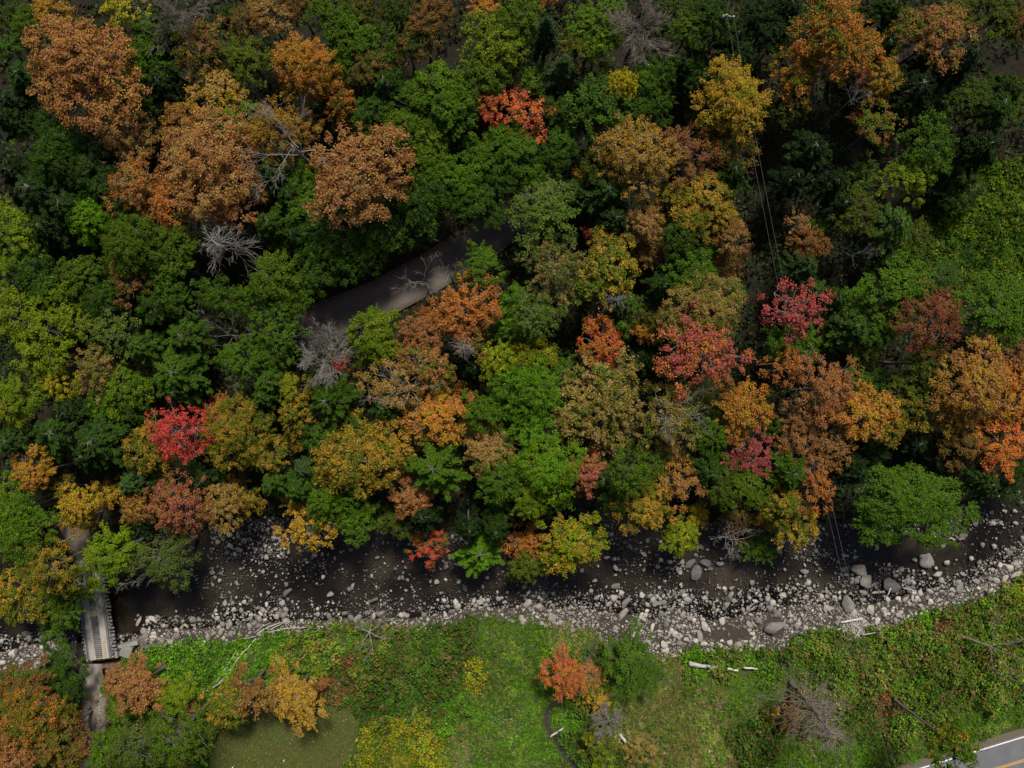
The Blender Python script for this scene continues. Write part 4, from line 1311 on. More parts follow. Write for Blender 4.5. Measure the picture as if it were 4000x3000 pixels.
BLOBS = [(1000, 2570, 140, 1), (760, 2570, 120, 1), (620, 2600, 60, 1), (1220, 2540, 110, 5), (1090, 2620, 80, 1), (1600, 2640, 230, 2), (1440, 2540, 130, 5), (1500, 2720, 130, 2), (1760, 2500, 160, 2),
    (1960, 2510, 110, 0), (2000, 2650, 170, 0), (1870, 2640, 75, 3), (1775, 2600, 38, 4), (1570, 2810, 60, 4), (1750, 2760, 110, 1), (1560, 2900, 150, 3), (1660, 2980, 130, 3), (1460, 2960, 90, 3),
    (1330, 2690, 60, 6), (1270, 2640, 50, 6), (1330, 2590, 40, 6), (1430, 2640, 90, 5), (1920, 2860, 230, 0), (1800, 2920, 120, 4), (2070, 2590, 100, 0), (2090, 2530, 70, 1), (2200, 2480, 80, 4), (2300, 2640, 80, 2),
    (2290, 2900, 100, 2), (2230, 2830, 50, 1), (2700, 2800, 260, 4), (2560, 2720, 110, 4), (2480, 2850, 110, 4), (2920, 2690, 110, 0), (2950, 2900, 120, 2), (2720, 2600, 60, 1), (2850, 2590, 110, 5), (2980, 2600, 60, 1), (2680, 2680, 80, 5),
    (3500, 2560, 230, 5), (3300, 2560, 120, 5), (3145, 2590, 40, 1), (3222, 2615, 42, 1), (3310, 2650, 45, 1), (3100, 2540, 70, 2), (3420, 2540, 60, 2), (3200, 2740, 160, 5), (3080, 2780, 80, 6), (3350, 2800, 90, 2), (3430, 2720, 80, 6),
    (3150, 2920, 130, 0), (3350, 2960, 90, 0), (3560, 2960, 150, 0), (3810, 2880, 110, 0), (3960, 2840, 90, 0), (3800, 2620, 200, 5), (3920, 2460, 170, 5), (3990, 2380, 90, 3), (3930, 2560, 70, 3), (3840, 2580, 70, 6), (3720, 2490, 60, 6),
    (3640, 2440, 60, 1), (3850, 2440, 40, 1), (3690, 2720, 80, 2), (3600, 2620, 60, 1), (300, 2700, 130, 6), (150, 2680, 120, 2), (100, 2900, 200, 2), (600, 2850, 200, 2), (700, 2680, 100, 1), (1100, 2700, 80, 5), (3050, 2680, 80, 0), (3700, 2840, 90, 5), (3500, 2850, 90, 5)]
def tufts(xc, yc, zc, Rt, Ht, Ct, nl, ls, asp, grass):
    """leaves on low domes: each tuft a bump of foliage with gaps between the bumps"""
    n = len(xc); k = np.repeat(np.arange(n), cov.integers(int(nl * .6), int(nl * 1.4) + 1, n)); m = len(k)
    d = sph(m, cov); d[:, 2] = np.abs(d[:, 2]) * .9 + .05; d = norm(d)
    if grass:
        t = cov.random(m)
        P = np.stack([xc[k] + d[:, 0] * Rt[k] * t, yc[k] + d[:, 1] * Rt[k] * t, zc[k] + Ht[k] * (.35 + .65 * d[:, 2]) * (.6 + .4 * cov.random(m))], 1)
        lean = np.stack([np.cos(xc[k] * .35 + yc[k] * .2), np.sin(yc[k] * .3), 0 * xc[k]], 1)
        al = norm(d * [1, 1, .25] + lean * .5 + cov.normal(size=(m, 3)) * [.25, .25, .15])
        Nn = norm(np.array([0, 0, 1.0]) + cov.normal(size=(m, 3)) * .55)
    else:
        u = np.sqrt(cov.random(m)) * .35 + .65
        P = np.stack([xc[k] + d[:, 0] * Rt[k] * u, yc[k] + d[:, 1] * Rt[k] * u, zc[k] + Ht[k] * (.25 + .75 * d[:, 2] * u)], 1)
        al = None; Nn = norm(d * .55 + [0, 0, .65] + cov.normal(size=(m, 3)) * .42)
    return P, Nn, cov.uniform(*ls, m), asp, Ct[k] * cov.uniform(.75, 1.25, (m, 1)), al
NS = 54000
px = cov.uniform(-350, 4350, NS); py = cov.uniform(2230, 3330, NS)
keep = (py > s_line(px) + cov.normal(size=NS) * 9 + 8)
keep &= ~in_poly(px, py, LAWN) & (dist_path(px, py, CREEK) > 12 + cov.random(NS) * 9) & ~((dist_path(px, py, TRACK) < 58 + cov.random(NS) * 22) & (py > 2560))
keep &= dist_path(px, py, HIGHWAY) > 122 + cov.random(NS) * 14
keep &= ~((np.abs(px - 362) < 80) & (py < 2590))
px, py = px[keep], py[keep]
x, y = p2w(px, py, 2.6); z = ground(x, y)
warp = 70 * (fbm(x, y, 4.0) - .5) * 2, 70 * (fbm(x + 50, y + 9, 4.0) - .5) * 2
bd = np.full(len(px), 1e9); bt = np.zeros(len(px), int)
for k, (bx, by, br, t) in enumerate(BLOBS):
    d = np.hypot(px + warp[0] - bx, py + warp[1] - by) / br + cov.normal(size=len(px)) * .08
    m = d < bd; bd[m] = d[m]; bt[m] = t
for t, (nm, (cols, hh, ls, asp, upr, lab)) in enumerate(TYPES.items()):
    grass = upr > .5
    sel = np.where(bt == t)[0]; n = len(sel); xx, yy = x[sel], y[sel]
    cl = fbm(xx, yy, 2.4); big = fbm(xx + 200, yy, 6.0)
    lump = sstep(.42, .72, fbm(xx + 400, yy - 60, 3.2))
    Ht = hh * ((0.25 + 1.3 * sstep(.25, .75, cl)) * cov.uniform(.5, 1.4, n) + (.2 if grass else 1.0) * lump); Rt = cov.uniform(.28, .62, n) * (1.15 if grass else 1.0)
    pal = np.array(cols); ci = np.clip((fbm(xx - 80, yy + 33, 2.6) * 1.8 - .4 + cov.normal(size=n) * .3) * len(pal), 0, len(pal) - 1).astype(int)
    C = pal[ci] * np.array([.98, .94, .98]) * ((0.98 + .7 * big) * (1 + .35 * (lump - .4)))[:, None] * cov.uniform(.75, 1.3, (n, 1))
    P, Nn, sz, asp, C, al = tufts(xx, yy, z[sel], Rt, Ht, C, 15 if grass else 10, ls, asp, grass)
    cover(nm, lab, P, Nn, sz, asp, C, al)
# the green clearing on the slope
n = 5200
cx = cov.uniform(3450, 4350, n); cy = cov.uniform(540, 1300, n); k = in_poly(cx, cy, CLEAR); cx, cy = cx[k], cy[k]; n = len(cx)
x, y = p2w(cx, cy, 7.5); z = ground(x, y); big = fbm(x, y, 6.0)
shade = np.array([(.075, .125, .008), (.045, .100, .008), (.110, .140, .010), (.030, .070, .007)])[np.clip((big * 1.6 - .3 + cov.normal(size=n) * .3) * 4, 0, 3).astype(int)]
cover('clearing_weeds', 'yellow green leafy weeds filling the clearing on the slope', *tufts(x, y, z, cov.uniform(.25, 1.1, n), cov.uniform(.3, 2.8, n) * sstep(.2, .8, fbm(x, y, 3.0)) + .2, shade * cov.uniform(.6, 1.4, (n, 1)), 13, (.10, .28), .5, False)[:5])
# undergrowth of the wood
n = 120000
x = cov.uniform(-92, 92, n); y = cov.uniform(-34, 76, n); z = ground(x, y); qx, qy = w2p(x, y, z + 1)
k = (qy < n_line(qx) + 6) & (dist_path(qx, qy, ROAD_A) > 82) & (dist_path(qx, qy, ROAD_B) > 60) & ~in_poly(qx, qy, CLEAR) & (fbm(x, y, 5.0) > .30 + cov.random(n) * .1)
x, y, z = x[k], y[k], z[k]; n = len(x); big = fbm(x + 70, y, 7.0); cl = fbm(x, y + 40, 2.2)
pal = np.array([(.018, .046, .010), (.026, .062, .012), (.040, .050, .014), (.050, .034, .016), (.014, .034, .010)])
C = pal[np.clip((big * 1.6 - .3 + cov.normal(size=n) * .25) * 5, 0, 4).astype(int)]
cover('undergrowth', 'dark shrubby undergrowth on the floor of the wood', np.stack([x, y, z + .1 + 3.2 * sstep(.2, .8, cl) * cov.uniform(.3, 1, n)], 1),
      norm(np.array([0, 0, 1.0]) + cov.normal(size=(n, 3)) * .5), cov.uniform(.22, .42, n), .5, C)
# lawn: short turf and fallen leaves
n = 60000
qx = cov.uniform(780, 1430, n); qy = cov.uniform(2720, 3200, n); k = in_poly(qx, qy, LAWN); qx, qy = qx[k], qy[k]; n = len(qx)
x, y = p2w(qx, qy, 2.6); z = ground(x, y); big = fbm(x, y, 3.5)
pal = np.array([(.075, .110, .018), (.085, .095, .024), (.110, .088, .036), (.072, .125, .016)])
C = pal[np.clip((big * 1.9 - .45 + cov.normal(size=n) * .2) * 4, 0, 3).astype(int)]
cover('lawn_grass', 'short mown turf with brownish patches', np.stack([x, y, z + .03 + .05 * cov.random(n)], 1), norm(np.array([0, 0, 1.0]) + cov.normal(size=(n, 3)) * .6), cov.uniform(.06, .13, n), .3, C)
n = 1500
qx = cov.uniform(820, 1420, n); qy = cov.uniform(2740, 3060, n); k = in_poly(qx, qy, LAWN); qx, qy = qx[k], qy[k]
q2 = np.array(TRACK)[cov.integers(0, 4, 1100)] + cov.normal(size=(1100, 2)) * [38, 30]; q2 = q2[q2[:, 1] > 2590]
tl = cov.random(1500); ra = np.array(ROAD_A, float); sgn = cov.choice([-1, 1], 1500) * np.clip(82 - np.abs(cov.normal(size=1500)) * 22, 5, 95)
q3 = np.stack([np.interp(tl * (len(ra) - 1), np.arange(len(ra)), ra[:, 0]) + sgn * .42, np.interp(tl * (len(ra) - 1), np.arange(len(ra)), ra[:, 1]) + sgn * .9], 1)
hz_ = np.concatenate([np.full(len(qx) + len(q2), 2.6), np.full(len(q3), 6.0)])
qx = np.concatenate([qx, q2[:, 0], q3[:, 0]]); qy = np.concatenate([qy, q2[:, 1], q3[:, 1]]); n = len(qx)
x, y = p2w(qx, qy, hz_); z = ground(x, y)
pal = np.array([(.22, .11, .04), (.30, .17, .06), (.16, .07, .03), (.34, .26, .10)])
cover('fallen_leaves', 'fallen autumn leaves scattered on lawn and track', np.stack([x, y, z + .24], 1), norm(np.array([0, 0, 1.0]) + cov.normal(size=(n, 3)) * .25), cov.uniform(.05, .10, n), .8, pal[cov.integers(0, 4, n)])
n = 260
cen = np.array([(1950, 2790), (1940, 2830), (2020, 2850), (2035, 2800), (1860, 2920), (1990, 2760), (2220, 2830), (1800, 2960)])
q = cen[cov.integers(0, len(cen), n)] + cov.normal(size=(n, 2)) * 34; x, y = p2w(q[:, 0], q[:, 1], 3.2); z = ground(x, y)
cover('white_wildflowers', 'white wildflower heads dotted in the meadow grass', np.stack([x, y, z + .75], 1), norm(np.array([0, 0, 1.0]) + cov.normal(size=(n, 3)) * .3), cov.uniform(.03, .08, n), .8, np.full((n, 3), .34))

# the wood goes on beyond what the photograph shows, as one mass
wr = np.random.default_rng(91); PP = []; NN = []; CC = []; SS = []; AL = []
spots = [(wr.uniform(79, 97) * s, wr.uniform(-16, 76)) for s in (-1, 1) for _ in range(22)] + [(wr.uniform(-92, 92), wr.uniform(64, 80)) for _ in range(30)]
for sx_, sy_ in spots:
    g0 = gz(sx_, sy_); Rr = wr.uniform(2.6, 4.4); hc = wr.uniform(8, 11); d = sph(900, wr); d[:, 2] = d[:, 2] * .5 + .3
    lob = 1 + .28 * np.sin(d[:, 0] * 6 + sx_) * np.sin(d[:, 1] * 6 + sy_)
    PP.append(np.array([sx_, sy_, g0 + hc]) + d * (Rr * lob * wr.uniform(.75, 1.05, 900))[:, None]); NN.append(norm(d + [0, 0, .6] + wr.normal(size=(900, 3)) * .5))
    CC.append(np.array([(.052, .105, .009), (.028, .062, .008), (.29, .138, .048), (.12, .13, .014), (.036, .074, .014)])[int(wr.integers(5))] * np.ones((900, 1))); SS.append(wr.uniform(.16, .32, 900)); AL.append(wr.normal(size=(900, 3)))
    tz = np.linspace(0, hc, 40); PP.append(np.stack([np.full(40, sx_), np.full(40, sy_), g0 + tz], 1)); NN.append(norm(wr.normal(size=(40, 3)) * [1, 1, 0])); CC.append(np.full((40, 3), .06)); SS.append(np.full(40, .3)); AL.append(np.tile([0, 0, 1.0], (40, 1)))
cover('woodland', 'autumn woodland carrying on beyond the slope', np.concatenate(PP), np.concatenate(NN), np.concatenate(SS), .55, np.concatenate(CC), np.concatenate(AL))

# ------------------------------------------------------------------ stones of the stream
import bmesh
def ico(sub):
    bm = bmesh.new(); bmesh.ops.create_icosphere(bm, subdivisions=sub, radius=1.0)
    V = np.array([v.co[:] for v in bm.verts]); Fq = np.array([[v.index for v in f.verts] for f in bm.faces]); bm.free(); return V, Fq
def rock(sub, rs, cuts=7):
    V, Fq = ico(sub); V = V.copy()
    for _ in range(cuts):
        d = norm(rs.normal(size=3)); h = rs.uniform(.42, .85); t = V @ d; m = t > h; V[m] -= d * (t[m] - h)[:, None] * .92
    V += rs.normal(size=V.shape) * (.02 if sub > 2 else .035)
    return V / np.abs(V[:, :2]).max(), Fq
rk = np.random.default_rng(31)
ROCKS = []
for s in range(9):
    V, Fq = rock(3, rk, 9); V = V * [1, 1, .62]; ROCKS.append(build('stone', V, Fq, M_STONE, attrs={'tone': np.zeros(len(V))}, smooth=True)); ROCKS[-1].set_sharp_from_angle(angle=math.radians(24))
SLM = [(370, 2400, 'the plank bridge'), (650, 2430, 'the bridge wing wall'), (950, 2500, 'the driftwood poles'), (1470, 2470, 'the fallen bare tree'), (1190, 2100, 'the golden overhanging tree'), (1690, 2130, 'the red sapling'),
       (1875, 2160, 'the small green pine'), (2195, 2500, 'the lone orange-red tree'), (2480, 2520, 'the bushy shore tree'), (2750, 2590, 'the white log'), (2870, 2130, 'the sprawling bare tree'),
       (3330, 2440, 'the brush pile'), (3560, 2050, 'the feathery stream tree'), (3830, 2440, 'the leaning dead trunk'), (3980, 2050, 'the stony bend'), (100, 2500, 'the gold and olive tree'), (2250, 2120, 'the yellow green bank tree')]
def stone(px, py, rx, ry, ang, tone, zk=0.5, hand=False):
    k = H_CAM / F_PX; rx *= k; ry *= k
    x, y, z = drop(px, py); rz = (rx * ry) ** .5 * rk.uniform(.75, 1.05)
    o = link('boulder' if max(rx, ry) > .75 else 'stone', ROCKS[int(rk.integers(len(ROCKS)))], None, (x, y, max(z, -.12) + rz * .22))
    o.scale = (rx, ry, rz); o.rotation_euler = (rk.normal() * .08, rk.normal() * .08, math.radians(-ang))
    o['stone_tone'] = float(tone)
    lm = min(SLM, key=lambda q: math.hypot(q[0] - px, q[1] - py))[2]
    sz = 'large' if max(rx, ry) > 1.1 else 'medium' if max(rx, ry) > .55 else 'small'
    sh = 'dark' if tone < .34 else 'grey' if tone < .58 else 'pale'
    form = 'long' if max(rx, ry) / min(rx, ry) > 1.75 else 'blocky' if max(rx, ry) / min(rx, ry) > 1.3 else 'rounded'
    where = 'in the water' if py < w_line(px) - 5 else 'on the meadow edge' if py > s_line(px) else 'on the dry bar'
    tag(o, f'{sz} {sh} {form} stone {where} near {lm}', 'stone', f'stream stones near {lm[4:]}')
BOUL = {(3, 2): '580 365 62 38 25 .75;630 448 56 48 0 .58;512 595 46 62 -20 .5;795 468 75 46 10 .2;1015 310 55 50 0 .52;945 308 22 18 0 .6;990 280 28 16 0 .6;35 742 85 46 10 .42;552 640 30 32 0 .8;522 682 28 24 0 .42;606 517 34 20 0 .42;665 635 36 34 0 .78;690 517 30 12 -8 .7;1085 400 40 20 -35 .75;1125 208 24 22 0 .6;1255 148 28 26 0 .38;1380 212 18 20 0 .42;1452 217 22 20 0 .6;1640 170 26 28 0 .5;1330 55 24 35 0 .32;1530 430 30 28 0 .7;1610 410 46 24 -25 .82;1615 345 24 20 0 .6;1040 510 26 18 0 .7;985 520 17 24 0 .92;945 517 20 18 0 .92;935 560 14 24 0 .85;845 563 20 20 0 1;885 565 26 20 0 .6;775 563 18 22 0 .8;710 700 20 18 0 1;645 735 18 15 0 .92;935 708 25 15 -25 .95;905 675 18 14 0 .85;915 590 18 20 0 .7;860 650 18 14 0 .85;750 630 20 16 0 .75;230 385 32 20 10 .42;375 540 22 18 30 .6;245 550 24 18 -20 .6;240 465 14 18 0 .55;295 475 12 18 20 .7;400 480 14 18 0 .38;340 635 11 20 -15 .7;405 625 24 18 0 .7;65 245 36 24 20 .32;130 865 38 24 15 .65;480 370 22 22 0 .6;540 430 18 16 0 .55;250 300 14 12 0 .5;395 745 20 16 0 .5;1240 490 28 40 15 .5;1365 495 15 14 0 1;570 430 26 28 0 .5;1060 60 14 12 0 .5;510 278 13 14 30 .85;715 600 14 16 0 .7;1120 515 18 14 10 .6;1200 740 8 8 0 .5;460 300 10 9 0 .6;995 378 16 11 0 .5;1190 500 20 14 0 .7;460 690 20 18 0 .45;455 640 16 15 0 .4;600 570 18 22 0 .35;570 560 16 12 0 .5;815 620 10 9 0 .9;780 660 16 12 0 .9;680 690 10 10 0 .9;1025 645 16 12 0 .9;960 660 10 12 0 .9;220 830 16 12 0 .75;20 890 24 16 0 .6;180 745 18 20 0 .45',
    (2, 2): '1190 395 36 62 10 .26;1150 335 45 34 -30 .3;1255 330 46 32 10 .18;1340 330 36 16 -5 .4;1275 365 26 16 0 .4;1098 318 22 20 0 .62;675 478 40 21 -10 .38;545 552 19 22 0 .6;535 437 26 14 -10 .55;850 270 28 18 45 .5;610 293 28 12 -10 .72;345 388 22 10 40 .6;1210 215 38 18 35 .4;1375 492 18 18 0 .92;1415 540 22 30 20 .52;1420 487 24 16 0 .5;930 595 26 34 10 .48;715 665 22 62 40 .62;735 590 26 44 40 .42;908 745 19 32 0 .88;830 755 16 22 -20 .8;1250 735 28 34 0 .8;1218 795 22 46 0 .58;1278 765 12 22 -20 .95;1245 855 26 16 0 .92;1055 932 20 18 0 .8;620 885 40 54 30 .36;1540 730 34 20 35 .58;1570 730 12 32 -40 .62;1560 790 22 16 0 .88;1585 890 20 16 0 .88;1310 905 13 18 0 .92;400 712 17 18 0 .7;1160 540 13 17 0 .6;1130 540 15 14 0 .55;555 348 14 12 0 .55;1530 980 18 13 20 .92;1570 575 26 14 0 .85;1545 665 16 14 -30 .75;105 450 14 11 0 .5;180 480 12 14 0 .5;355 470 11 13 0 .5;410 515 15 12 30 .5;610 485 10 16 20 .85;1020 415 6 14 0 .9;850 370 14 14 0 .6;1330 465 10 13 0 .7;1280 585 14 20 -20 .45;870 465 11 14 0 .6;960 500 12 9 0 .6;630 545 14 12 0 .5;75 635 12 12 0 .8;525 740 8 18 0 .85;1090 900 14 14 0 .85;1355 865 20 14 0 .95;1360 835 14 12 0 .9;1270 895 12 14 0 .9;1090 960 14 12 0 .6;700 370 14 12 0 .5;740 395 12 14 0 .4;1435 435 12 9 0 .6;1580 385 8 10 0 .9;1550 490 14 12 0 .5;1130 500 9 16 10 .75',
    (1, 2): '485 525 32 19 -20 .58;632 472 15 28 0 .55;770 565 46 11 -25 .28;782 478 14 13 0 .85;615 688 30 30 0 .32;485 672 21 28 -30 .42;210 515 38 26 -25 .26;198 460 20 20 0 .34;615 243 26 17 0 .38;636 122 24 20 0 .28;870 115 16 14 0 .28;1155 378 18 18 0 .22;1358 495 18 26 0 .3;1468 478 15 18 0 .38;1413 570 17 26 20 .78;948 555 18 13 0 .6;945 592 12 15 0 .75;985 435 16 18 0 .38;920 210 14 16 0 .5;970 240 16 10 0 .6;472 268 14 16 0 .4;1600 385 14 18 0 .25;1615 582 20 14 0 .82;1490 597 15 16 0 .55;400 457 14 11 0 .65;1270 645 24 16 0 .28;20 740 24 22 0 .34;235 655 12 22 20 .5;905 365 16 16 0 .25;675 318 18 14 0 .28;515 300 12 18 0 .35;455 380 8 20 0 .5;580 525 7 28 -35 .5;930 420 16 18 0 .4;705 378 15 12 0 .4;762 215 10 12 0 .6;205 370 10 14 0 .5;560 335 9 16 0 .4;655 555 10 10 0 .6;975 500 14 12 0 .6;1030 540 12 12 0 .45;1210 520 12 16 -20 .6;1140 610 12 14 0 .65;1160 668 18 14 0 .55;745 640 14 16 0 .5;500 570 9 11 0 .8;40 530 10 16 0 .8;85 460 8 14 0 .6;95 685 12 10 0 .9;435 685 11 9 0 .85;60 665 12 18 0 .9;675 600 11 14 0 .5;805 700 12 8 0 .8;960 385 14 14 0 .35;1575 640 12 12 0 .7;1125 640 9 14 0 .6;1520 600 10 12 0 .7;1240 555 8 18 0 .7;545 575 8 16 0 .5;150 645 8 10 0 .7',
    (0, 2): '908 705 14 44 20 .72;885 690 9 9 0 .7;905 662 16 10 -50 .75;1462 582 20 24 0 .7;1145 805 26 26 0 .42;1110 842 28 22 0 .6;1180 745 20 14 -30 .7;1060 735 18 16 30 .72;970 765 11 18 10 .85;1560 245 36 16 30 .5;1010 370 24 20 0 .58;1620 905 22 24 0 .4;1615 735 24 20 0 .6;1630 665 16 20 30 .85;160 690 24 18 0 .62;20 835 18 18 0 .8;1390 470 12 12 0 .75;1150 692 16 9 20 .85;1385 790 18 24 0 .5;1420 742 18 15 0 .72;1365 398 9 10 0 .5;1505 372 8 11 0 .6;1110 680 10 13 20 .85;1060 740 12 12 0 .6;1505 468 10 14 0 .6;1550 490 9 16 20 .55;1000 710 10 14 0 .8;995 870 12 12 0 .6;130 795 16 12 0 .8;150 840 10 14 0 .6;1565 675 12 12 0 .85;1580 700 16 12 0 .8;1290 715 10 10 0 .8;1265 755 14 14 0 .6;1215 740 12 12 0 .6;1130 720 10 10 0 .8;1480 750 12 14 0 .8;325 590 14 16 0 .4;60 900 14 12 0 .6;950 830 10 14 0 .7;1050 840 14 12 0 .6;1315 640 6 6 0 .7;1440 710 10 9 0 .85'}
hand_pts = []
for (cx, cy), txt in BOUL.items():
    for it in txt.split(';'):
        a = [float(v) for v in it.split()]; qx, qy = cx * 1000 + a[0] * .60277, cy * 1000 + a[1] * .60277
        hand_pts.append((qx, qy, max(a[2], a[3]) * .60277)); stone(qx, qy, a[2] * .60277, a[3] * .60277, a[4], a[5], hand=True)
n = 190000
qx = rk.uniform(-300, 4300, n); qy = rk.uniform(1850, 2700, n)
S, W, N = s_line(qx), w_line(qx), n_line(qx)
c1 = fbm(qx, qy, 150.0); c2 = fbm(qx + 900, qy, 60.0)
inw = (qy > N) & (qy < W); onb = (qy >= W - 14) & (qy < S + 4)
rho = np.zeros(n)
east = sstep(700, 900, qx)
tt = np.clip((qy - N) / (W - N), 0, 1)
rho[inw] = .66 * ((.13 + .95 * sstep(.50, .72, .5 * c1 + .5 * c2) + .5 * sstep(.80, 1.0, tt)) * (.05 + .95 * east))[inw]
rho[onb] = .66 * np.maximum((.45 + 0.55 * sstep(.3, .6, c2)), 0)[onb]
pool = np.hypot((qx - 2850) / 90, (qy - 2480) / 28) < 1; rho[pool] *= .1
pool = np.hypot((qx - 3550) / 210, (qy - 2150) / 60) < 1; rho[pool] *= .05
pool = np.hypot((qx - 1350) / 160, (qy - 2300) / 40) < 1; rho[pool] *= .35
pool = np.hypot((qx - 2300) / 180, (qy - 2240) / 60) < 1; rho[pool] *= .25
ng = (qx > 820) & (qx < 1130) & (qy > N - 10) & (qy < 2185); rho[ng] = .8
rho[(qx > 290) & (qx < 560) & (qy < 2470)] = 0
rho[(qx > 300) & (qx < 440)] = 0
rad = np.clip(2.0 * rk.random(n) ** -.38, 2.0, 13)               # photo pixels
rad[onb] *= 1.3
k = rk.random(n) < rho * .70
for hx, hy, hr in hand_pts: k &= np.hypot(qx - hx, qy - hy) > hr * .8
qx, qy, rad, onb = qx[k], qy[k], rad[k], onb[k]
o = np.argsort(-rad); qx, qy, rad, onb = qx[o], qy[o], rad[o], onb[o]
NI = max(0, 300 - len(hand_pts))
def tone_at(b): return float(np.clip(rk.normal(.62 if b else .60, .19), .12, 1.0))
for i in range(NI):
    r = rad[i]; q = rk.uniform(.68, 1.0); stone(qx[i], qy[i], r * 1.1, r * q, rk.uniform(0, 180), tone_at(onb[i]))
def joined_stones(name, label, sel, sub):
    protos = [rock(sub, rk, 4 if sub == 1 else 6) for _ in range(8)]
    VV = []; FF = []; TT = []; nv = 0
    X, Y = p2w(qx[sel], qy[sel], 0.05); Z = ground(X, Y); kk = H_CAM / F_PX
    for x, y, z, r, b in zip(X, Y, Z, rad[sel] * kk, onb[sel]):
        V, Fq = protos[int(rk.integers(8))]; a = rk.random() * 6.28; q = rk.uniform(.6, 1.0); zz = r * rk.uniform(.5, .8)
        v = V * [r, r * q, zz]; ca, sa = math.cos(a), math.sin(a)
        VV.append(np.stack([v[:, 0] * ca - v[:, 1] * sa + x, v[:, 0] * sa + v[:, 1] * ca + y, v[:, 2] + max(z, -.04) + zz * .3], 1))
        FF.append(Fq + nv); nv += len(V); TT.append(np.full(len(V), tone_at(b)))
    me = build(name, np.concatenate(VV), np.concatenate(FF), M_STONE, attrs={'tone': np.concatenate(TT)}, smooth=True)
    tag(link(name, me), label, 'stones', kind='stuff')
mx = min(len(rad), 20000)
mid = np.arange(NI, min(NI + 2200, mx)); joined_stones('cobbles', 'countless pale cobbles in the stream and along its bar', mid, 2)
joined_stones('pebbles', 'countless small pale pebbles of the stream bar', np.arange(min(NI + 2200, mx), mx), 1)
print('tris', sum(len(m.loops) - 2 * len(m.polygons) for m in bpy.data.meshes))
print('stones', len(rad), mx)

# ------------------------------------------------------------------ driftwood, logs, fallen trees
dw = np.random.default_rng(41)
def tile(c, r, x, y): return c * 1000 + x * .60277, r * 1000 + y * .60277
def log(name, label, pts, r0, r1, dz=.25, mat=None, cat='log', group=None, forks=(), z_end=None):
    W = []
    for i, (a, b) in enumerate(pts):
        x, y, z = drop(a, b, dz); W.append((x, y, max(z, dz)))
    W = np.array(W); n = max(6, len(W) * 3); t = np.linspace(0, 1, n); u = np.linspace(0, 1, len(W))
    P = np.stack([np.interp(t, u, W[:, i]) for i in range(3)], 1) + dw.normal(size=(n, 3)) * [.04, .04, .02]
    root = empty(name, tuple(P[0])); tb = Tubes(); tb.add(P - P[0], np.linspace(r0, r1, n) * dw.uniform(.9, 1.1, n), 8)
    link('trunk', tb.mesh('trunk', mat or M_DRIFT), root)
    for f in forks:
        a = drop(*f[0], dz); b = drop(*f[1], dz); tb = Tubes(); A = np.array(a) - P[0]; B = np.array(b) - P[0]
        tb.add([A, (A + B) / 2 + dw.normal(size=3) * .08, B], [f[2], f[2] * .8, f[2] * .4], 6); link('branch', tb.mesh('branch', mat or M_DRIFT), root)
    return tag(root, label, cat, group)
T = tile
log('log', 'thick white forked log lying in the grass behind the stone bar', [T(2, 2, 1150, 980), T(2, 2, 1240, 1000), T(2, 2, 1335, 1008)], .34, .2, 1.3, forks=[(T(2, 2, 1320, 1005), T(2, 2, 1268, 1036), .12), (T(2, 2, 1152, 975), T(2, 2, 1165, 1000), .2)])
log('log', 'short pale log beside the thick white forked log', [T(2, 2, 1395, 1015), T(2, 2, 1470, 1030)], .18, .14, 1.3)
log('log', 'thin pale log farther along the grass from the forked log', [T(2, 2, 1500, 1010), T(2, 2, 1592, 1017)], .15, .1, 1.3)
log('log', 'small pale log end on the stones above the forked logs', [T(2, 2, 1482, 893), T(2, 2, 1522, 912)], .12, .1, .3)
log('log', 'straight grey pole lying across the meadow rivulet', [T(2, 2, 245, 1458), T(2, 2, 330, 1400)], .15, .12, .7)
log('log', 'short pale rotten trunk in the rivulet bushes', [T(2, 2, 695, 1440), T(2, 2, 738, 1492)], .26, .2, 1.3)
log('log', 'upright leaning pale trunk among the rivulet bushes', [T(2, 2, 555, 1240), T(2, 2, 572, 1345)], .18, .1, 1.6)
log('log', 'straight pale timber resting on the brush pile', [T(3, 2, 470, 718), T(3, 2, 612, 690)], .17, .17, .75)
log('log', 'short pale timber leaning beside the brush pile', [T(3, 2, 450, 766), T(3, 2, 490, 740)], .12, .1, .5)
log('log', 'bent white branch on the grass edge next to the brush pile', [T(3, 2, 612, 797), T(3, 2, 680, 784), T(3, 2, 770, 779)], .09, .05, 1.3)
log('log', 'pale forked stick on the dark half sunk boulder', [T(3, 2, 787, 487), T(3, 2, 772, 542)], .1, .06, .7)
log('log', 'long thin stick lying over the dark boulder toward the pale stones', [T(3, 2, 868, 488), T(3, 2, 965, 512)], .06, .04, .5)
log('log', 'thin stick on the stones beside the brush pile', [T(3, 2, 383, 620), T(3, 2, 418, 668)], .06, .05, .3)
log('log', 'dark log jutting from the bank below the plank bridge', [T(0, 2, 250, 988), T(0, 2, 310, 945), T(0, 2, 368, 900)], .2, .1, .5, M_BARKG)
G = 'driftwood poles stranded on the bar'
for i, (a, b, r, lab) in enumerate([((0, 832), (205, 700), .09, 'long driftwood pole slanting over the bar'), ((0, 795), (165, 712), .11, 'thick driftwood pole slanting over the bar'), ((95, 772), (352, 748), .07, 'curved driftwood pole along the grass edge'),
                      ((30, 812), (150, 765), .06, 'short driftwood pole under the longer ones'), ((0, 775), (90, 720), .05, 'thin driftwood pole on the stones')]):
    log('driftwood', lab, [T(1, 2, *a), T(1, 2, (a[0] + b[0]) / 2, (a[1] + b[1]) / 2 - 8), T(1, 2, *b)], r, r * .6, .35 + .05 * i, cat='driftwood', group=G)
